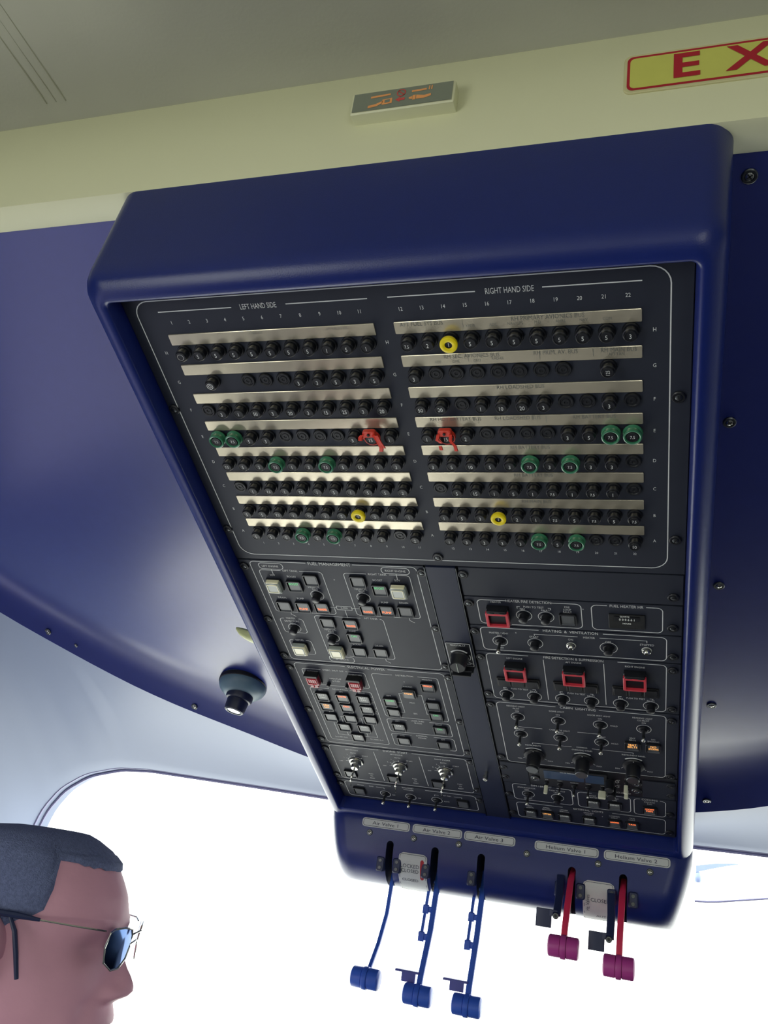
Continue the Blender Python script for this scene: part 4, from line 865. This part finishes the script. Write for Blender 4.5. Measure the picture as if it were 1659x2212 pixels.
poly([(-.0055, -.0025), (-.0015, .0005), (-.0015, -.0012), (.0028, -.0010), (.0028, -.0036), (-.0015, -.0038), (-.0015, -.0055)], 2, e)
poly([(.0065, -.0032), (.0095, -.0042), (.0095, -.0008), (.0065, -.0018)], 1, e); poly([(.0098, -.0052), (.0125, -.0050), (.0125, .0002), (.0098, 0)], 1, e); poly([(.0130, -.0045), (.020, -.0048), (.026, -.0030), (.026, -.0004), (.020, -.0015), (.0130, 0)], 1, e)
wpart(t, 'sign_face', mb, [SIGNG, SAL, PNK], 'grey face with orange pictograms', smooth=0)
t = thing('exit_sign', 'yellow exit placard with red border and red letters', 'sign', Matrix.Translation((.07, .534, 1.9437)))
bpy.context.view_layer.update()
mb = MB(); cx, cz_ = .070, 1.9437
Q = lambda w_, h_, r, y: [(cx+a_, y, cz_+b) for a_, b in rr(w_, h_, r, 5)]
mb.loft([Q(.2225, .0405, .006, .535), Q(.2225, .0405, .006, .5335), Q(.2215, .0395, .0055, .533)], 0); wpart(t, 'sign_plate', mb, mat('exit_plate_pale', (205, 200, 150), .5))
mb = MB()
mb.loft([Q(.2175, .0358, .005, .5328), Q(.2130, .0315, .004, .5328)], 1, False, False); mb.loft([Q(.2130, .0315, .004, .5327), Q(.001, .0001, .00001, .5327)], 0, False, True)
for s_, x, w_ in (('E', .0065, 1.28), ('X', .0525, 1.28), ('I', .096, 1.3), ('T', .1335, 1.28)):
    mb.text('*'+s_, x, 1.9452, 0, .0238, 1, sx=w_, fn=lambda p: (p[0], .5322, p[1]))
wpart(t, 'sign_lettering', mb, [SIGNY, SIGNR], 'yellow face with red border and red capitals', smooth=0)

# ------------------------------------------------------------------ gooseneck map light
uL, vL = -11.05, 36.3; zL = zt(uL, vL); nrm = Vector((0, -.4226, -.9063)); B0 = W(uL, vL, zL)
t = thing('map_light', 'grey-blue domed ceiling map light with black barrel and lit lens', 'lamp', Matrix.Translation(B0)); bpy.context.view_layer.update()
def along(o, d, roll=0): 
    q_ = Vector((0, 0, 1)).rotation_difference(Vector(d)); return Matrix.Translation(o) @ q_.to_matrix().to_4x4()
dd = Vector((.06, -.30, -.95)).normalized()
mb = MB(); mb.X = along(B0, dd); mb.lathe(0, 0, [(.0385, -.012), (.0395, .003), (.039, .007), (.0365, .012), (.030, .018), (.0235, .022), (.022, .022)], 0, 36); wpart(t, 'dome_base', mb, LAMPG)
mb = MB(); mb.X = along(B0, dd); mb.lathe(0, 0, [(.0405, -.004), (.0408, .002), (.0395, .003)], 0, 36, False); wpart(t, 'rim', mb, DBLK)
d2 = Vector((-.10, -.22, -.96)).normalized(); c0 = B0+dd*.020
mb = MB(); mb.X = along(c0, d2); mb.lathe(0, 0, [(.0215, -.006), (.0222, .006), (.0208, .009), (.0178, .010), (.0168, .025), (.0158, .028), (.0148, .0285), (.0143, .026)], 0, 32, False); wpart(t, 'barrel', mb, mat('lamp_barrel', (30, 36, 60), .4))
mb = MB(); mb.X = along(c0, d2); mb.lathe(0, 0, [(.0148, .0275), (.0139, .0293), (.0126, .0288), (.0115, .0265)], 1, 30, False); mb.lathe(0, 0, [(.0115, .0265), (.0100, .0278), (.0002, .0287)], 0, 30); wpart(t, 'lens', mb, [mat('lamp_lens', (250, 250, 250), .1, emit=(240, 246, 255), es=1.6), DSTEEL])

# pale hook between housing and ceiling
t = thing('pull_handle', 'pale yellow-green curved plastic handle sticking out behind the console rim', 'handle', Matrix.Translation(W(-4.6, 26, 3))); bpy.context.view_layer.update()
mb = MB(); pts = [(-6.55, 25.2, 3, .10), (-6.4, 25.45, 3, .22), (-6.1, 25.7, 3, .30), (-5.7, 25.95, 3, .38), (-5.2, 26.1, 3, .50), (-4.8, 26.05, 3, .66), (-4.3, 25.8, 3, .95), (-3.4, 25.5, 3, 1.2)]
R = []
for u, v, zz, r in pts: R.append([tuple(W(u, v+r*cos(a_)*1.5, zz+.35*sin(a_)*min(1, r*3))) for a_ in [k*pi/6 for k in range(12)]])
mb.loft(R); wpart(t, 'grip', mb, HOOK)
mb = MB()
mb.text('PULL', 0, 0, 0, 1, fn=lambda p: tuple(W(-4.9+p[0]*.26, 26.75-p[1]*.26, 2.70))); wpart(t, 'printed_mark', mb, DBLK, smooth=0)

# ------------------------------------------------------------------ outside the windscreen
mb = MB(); P = [(.0508, 1.3212), (.0700, 1.3225), (.0900, 1.3255), (.1114, 1.3301), (.1400, 1.336), (.1702, 1.3424), (.24, 1.357)]
mb.tube([(x, 1.75, z_) for x, z_ in P], .0018, 0, 8)
o = link('outside_rod', mb.mesh('outside_rod', TRIMP)); tag(o, 'thin purple-grey rod outside the windscreen right of the console', 'rod')
mb = MB(); mb.loft([[(x, 1.75+dy, z_+s_*h_) for dy, s_ in ((-.004, -1), (.004, -1), (.004, 1), (-.004, 1))] for x, z_, h_ in ((.0528, 1.374, .0055), (.080, 1.382, .0042), (.105, 1.388, .0022), (.123, 1.391, .0008))])
mb.lathe(.056, 1.75, [(.0045, 1.352), (.006, 1.356), (.006, 1.362), (.003, 1.37)], 0, 14)
o = link('outside_strut', mb.mesh('outside_strut', HULL)); tag(o, 'pale blue tapered strut outside the windscreen above the thin rod', 'strut')

# ------------------------------------------------------------------ pilot
HO = Vector((-.5652, .7418, 0)); HF = Vector((.957, .29, 0)).normalized(); HS = Vector((-HF.y, HF.x, 0))
def H(f, s_, z): return HO+HF*f+HS*s_+Vector((0, 0, z))
# z, front, back, half width, squareness
HR = [(1.3155, .022, -.018, .014), (1.3145, .044, -.045, .036), (1.3105, .055, -.062, .049), (1.303, .070, -.076, .060), (1.295, .079, -.084, .066), (1.286, .0845, -.089, .070), (1.278, .0895, -.092, .0725), (1.268, .0950, -.093, .0745), (1.257, .0985, -.093, .0755), (1.247, .1003, -.092, .0755), (1.240, .1008, -.091, .075),
      (1.233, .0990, -.089, .0742), (1.226, .0968, -.087, .0735), (1.218, .0960, -.084, .0728), (1.210, .0962, -.080, .0718), (1.202, .0972, -.076, .0705), (1.195, .0985, -.072, .069), (1.189, .0998, -.068, .0675), (1.183, .1012, -.064, .066), (1.176, .1045, -.060, .064), (1.170, .1070, -.058, .062), (1.166, .1070, -.057, .0608), (1.162, .1040, -.056, .0595),
      (1.158, .1050, -.055, .058), (1.150, .1010, -.054, .055), (1.141, .0985, -.053, .052), (1.131, .1000, -.053, .048), (1.122, .0960, -.053, .044), (1.115, .0800, -.053, .047), (1.108, .060, -.054, .052), (1.09, .045, -.058, .055), (1.06, .036, -.064, .058), (1.03, .034, -.072, .068), (1.01, .040, -.082, .10), (.985, .055, -.095, .155), (.95, .075, -.11, .19), (.88, .10, -.12, .195), (.75, .115, -.12, .18), (.60, .12, -.12, .175), (.55, .10, -.11, .16)]
NB = 72
NOSE = [(1.243, 0, .012), (1.236, .0030, .010), (1.228, .0058, .0090), (1.220, .0095, .0092), (1.212, .0140, .0098), (1.205, .0190, .0112), (1.199, .0218, .0135), (1.194, .0218, .0165), (1.189, .0165, .0185), (1.185, .0075, .0165), (1.181, .001, .014), (1.17, 0, .012)]
def nose(z):
    if z >= NOSE[0][0] or z <= NOSE[-1][0]: return 0, .012
    for (z0, a0, b0), (z1, a1, b1) in zip(NOSE, NOSE[1:]):
        if z1 <= z <= z0: k = (z0-z)/(z0-z1); return a0+(a1-a0)*k, b0+(b1-b0)*k
def hrow(z):
    if z >= HR[0][0]: return HR[0][1:]
    for r0, r1 in zip(HR, HR[1:]):
        if r1[0] <= z <= r0[0]:
            k = (r0[0]-z)/(r0[0]-r1[0]); return tuple(r0[i]+(r1[i]-r0[i])*k for i in (1, 2, 3))
def hpt(z, th, off=0):
    f, b, w_ = hrow(z); f += off; b -= off; w_ += off
    c = (f+b)/2; a_ = (f-b)/2; x, y = cos(th), sin(th); p = .88 if 1.12 < z < 1.3 else 1
    X = c+a_*(abs(x)**p)*(1 if x > 0 else -1); Y = w_*(abs(y)**p)*(1 if y > 0 else -1)
    if X > 0 and z > 1.12: Y *= 1-.22*max(0, X-.03)/.07*(1 if z < 1.25 else .5)
    na, nw = nose(z)
    X += na*math.exp(-(Y/nw)**2) if x > 0 else 0
    if x > 0:
        for sg in (-1, 1):
            X -= .0065*math.exp(-((Y-sg*.030)/.013)**2-((z-1.228)/.010)**2)
            X += .0035*math.exp(-((Y-sg*.030)/.020)**2-((z-1.246)/.006)**2)
            X += .0022*math.exp(-((Y-sg*.042)/.015)**2-((z-1.200)/.013)**2)
            X += .0050*math.exp(-((Y-sg*.0145)/.005)**2-((z-1.191)/.006)**2)
            X -= .0022*math.exp(-((abs(Y)-.027-(1.19-z)*.35)/.0045)**2-((z-1.178)/.015)**2)
        X -= .0022*math.exp(-((Y)/.022)**2-((z-1.1625)/.0022)**2)
    return X, Y
zs2 = []
z = 1.3155
while z > .55: zs2.append(z); z -= .0021 if z > 1.108 else .012
rings = [[tuple(H(*[hpt(z, 2*pi*k/NB)[i] for i in (0, 1)], z)) for k in range(NB)] for z in zs2]
# denser sampling at the face front
def ths():
    T = []
    for k in range(NB):
        s_ = k/NB*2*pi; T.append(s_-.42*sin(s_) if 1 else s_)
    return T
TH = ths()
rings = [[tuple(H(*hpt(z, th), z)) for th in TH] for z in zs2]
mb = MB(); mb.loft(rings)
# ears grow out of the same mesh
for sg in (-1, 1):
    E = []; c = (.015, sg*.0705, 1.220)
    for j, (sc_, off, ins) in enumerate(((.55, -.008, 0), (.75, .002, 0), (1, .012, 0), (1.04, .017, 0), (.92, .0195, 0), (.80, .016, 0), (.66, .010, 0), (.52, .013, 0), (.36, .011, 0), (.2, .004, 0))):
        E.append([tuple(H(c[0]+(.0175*cos(a_)*(1 if sin(a_) > -.3 else .75)-.004)*sc_-off*.45, c[1]+sg*off, c[2]+(.0315*sin(a_)+.004*cos(a_))*sc_)) for a_ in [k*pi/12 for k in range(24)]])
    mb.loft(E, 0, True, True)
pil = thing('person', 'man with short grey hair and sunglasses seen in profile at the lower left', 'person', Matrix.Translation((HO.x, HO.y, .55))); bpy.context.view_layer.update()
wpart(pil, 'body', mb, SKIN, smooth=80)
# hair cap
mb = MB(); HZ = []
def hairline(th):
    a_ = abs((th+pi) % (2*pi)-pi)
    pts = [(0, 1.2885), (.4, 1.290), (.8, 1.294), (.98, 1.2955), (1.05, 1.278), (1.10, 1.262), (1.18, 1.252), (1.30, 1.248), (1.42, 1.243), (1.5, 1.232), (1.60, 1.236), (1.72, 1.236), (1.95, 1.238), (2.2, 1.20), (2.6, 1.165), (3.2, 1.155)]
    for (x0, y0), (x1, y1) in zip(pts, pts[1:]):
        if a_ <= x1: return y0+(y1-y0)*(a_-x0)/(x1-x0)
    return pts[-1][1]
NR = 34; G = []
for j in range(NR+1):
    row = []
    for th in TH:
        hl = hairline(th); t_ = j/NR; z = 1.3155-(1.3155-hl)*t_; off = .0030*min(1, (1-t_)*5+.12)
        if abs((th+pi) % (2*pi)-pi) < .8 and t_ > .55: off += .0022*(t_-.55)/.45*(1-abs((th+pi) % (2*pi)-pi)/.8)
        if t_ > .8: z += .0016*(t_-.8)/.2*math.sin(th*61)*math.cos(th*23)
        x, y = hpt(z, th, off); row.append(tuple(H(x, y, z+.0018*(1-t_))))
    G.append(row)
mb.loft(G, 0, True, False); wpart(pil, 'hair', mb, HAIR, 'short cropped grey hair', smooth=80)
mb = MB(); mb.loft([[tuple(H(*hpt(z, th, .006), z)) for th in TH] for z in (1.045, 1.03, 1.01, .985, .95, .88, .75, .60, .552)], 0, False, True); wpart(pil, 'shirt', mb, SHIRT, smooth=80)
# sunglasses
t = thing('sunglasses', 'silver-framed mirrored sunglasses worn by the man', 'sunglasses', Matrix.Translation(H(.10, 0, 1.225))); bpy.context.view_layer.update()
def lensring(sg, k=1):
    P = []
    for fy, fz in ((.050, .0170), (.045, .0195), (.030, .0200), (.016, .0180), (.0115, .012), (.0120, .003), (.016, -.006), (.026, -.013), (.038, -.0135), (.049, -.007), (.0525, .005)):
        y = sg*(.031+(fy-.031)*k); zz = fz*k; P.append(H(.1115-.0105*(max(0, abs(y)-.012)/.04)**1.6+zz*.05, y, 1.2265+zz))
    return P
for sg in (-1, 1):
    P = lensring(sg); mb = MB(); mb.tube(P+[P[0]], .0009, 0, 8); wpart(t, 'lens_frame', mb, SILV)
    P = lensring(sg, .97); c = sum(P, Vector())/len(P)+HF*.0015; mb = MB(); mb.add([c]+P+[p-HF*.001 for p in P]+[c-HF*.001], [(0, i+1, (i+1) % 11+1) for i in range(11)]+[(23, 12+(i+1) % 11, 12+i) for i in range(11)]+[(i+1, (i+1) % 11+1, 12+(i+1) % 11, 12+i) for i in range(11)]); wpart(t, 'lens', mb, MIRR, smooth=60)
    mb = MB(); mb.tube([H(.099, sg*.052, 1.2445), H(.094, sg*.063, 1.246), H(.080, sg*.070, 1.247), H(.05, sg*.0765, 1.2485), H(.040, sg*.079, 1.249)], .0008, 0, 6); mb.tube([H(.049, sg*.0775, 1.2487), H(.030, sg*.0805, 1.2500), H(.008, sg*.082, 1.2505), H(-.012, sg*.082, 1.246), H(-.022, sg*.080, 1.234)], [.0014, .0026, .0026, .0024, .0015], 1, 8)
    wpart(t, 'temple', mb, [SILV, BRK])
mb = MB(); mb.tube([H(.1125, -.0115, 1.240), H(.116, 0, 1.2425), H(.1125, .0115, 1.240)], .0009, 0, 6); mb.tube([H(.1115, -.012, 1.232), H(.1135, 0, 1.2345), H(.1115, .012, 1.232)], .0009, 0, 6); wpart(t, 'bridge', mb, SILV)
mb = MB(); mb.tube([H(.024, -.0805, 1.249), H(.031, -.0795, 1.238), H(.036, -.078, 1.222), H(.041, -.0755, 1.203)], [.0015, .0021, .0021, .0018], 0, 8); wpart(t, 'retainer_strap', mb, BRK, 'dark strap hanging in front of the ear')
for o in bpy.data.objects:
    for k in ('_u', '_v'):
        if k in o: del o[k]
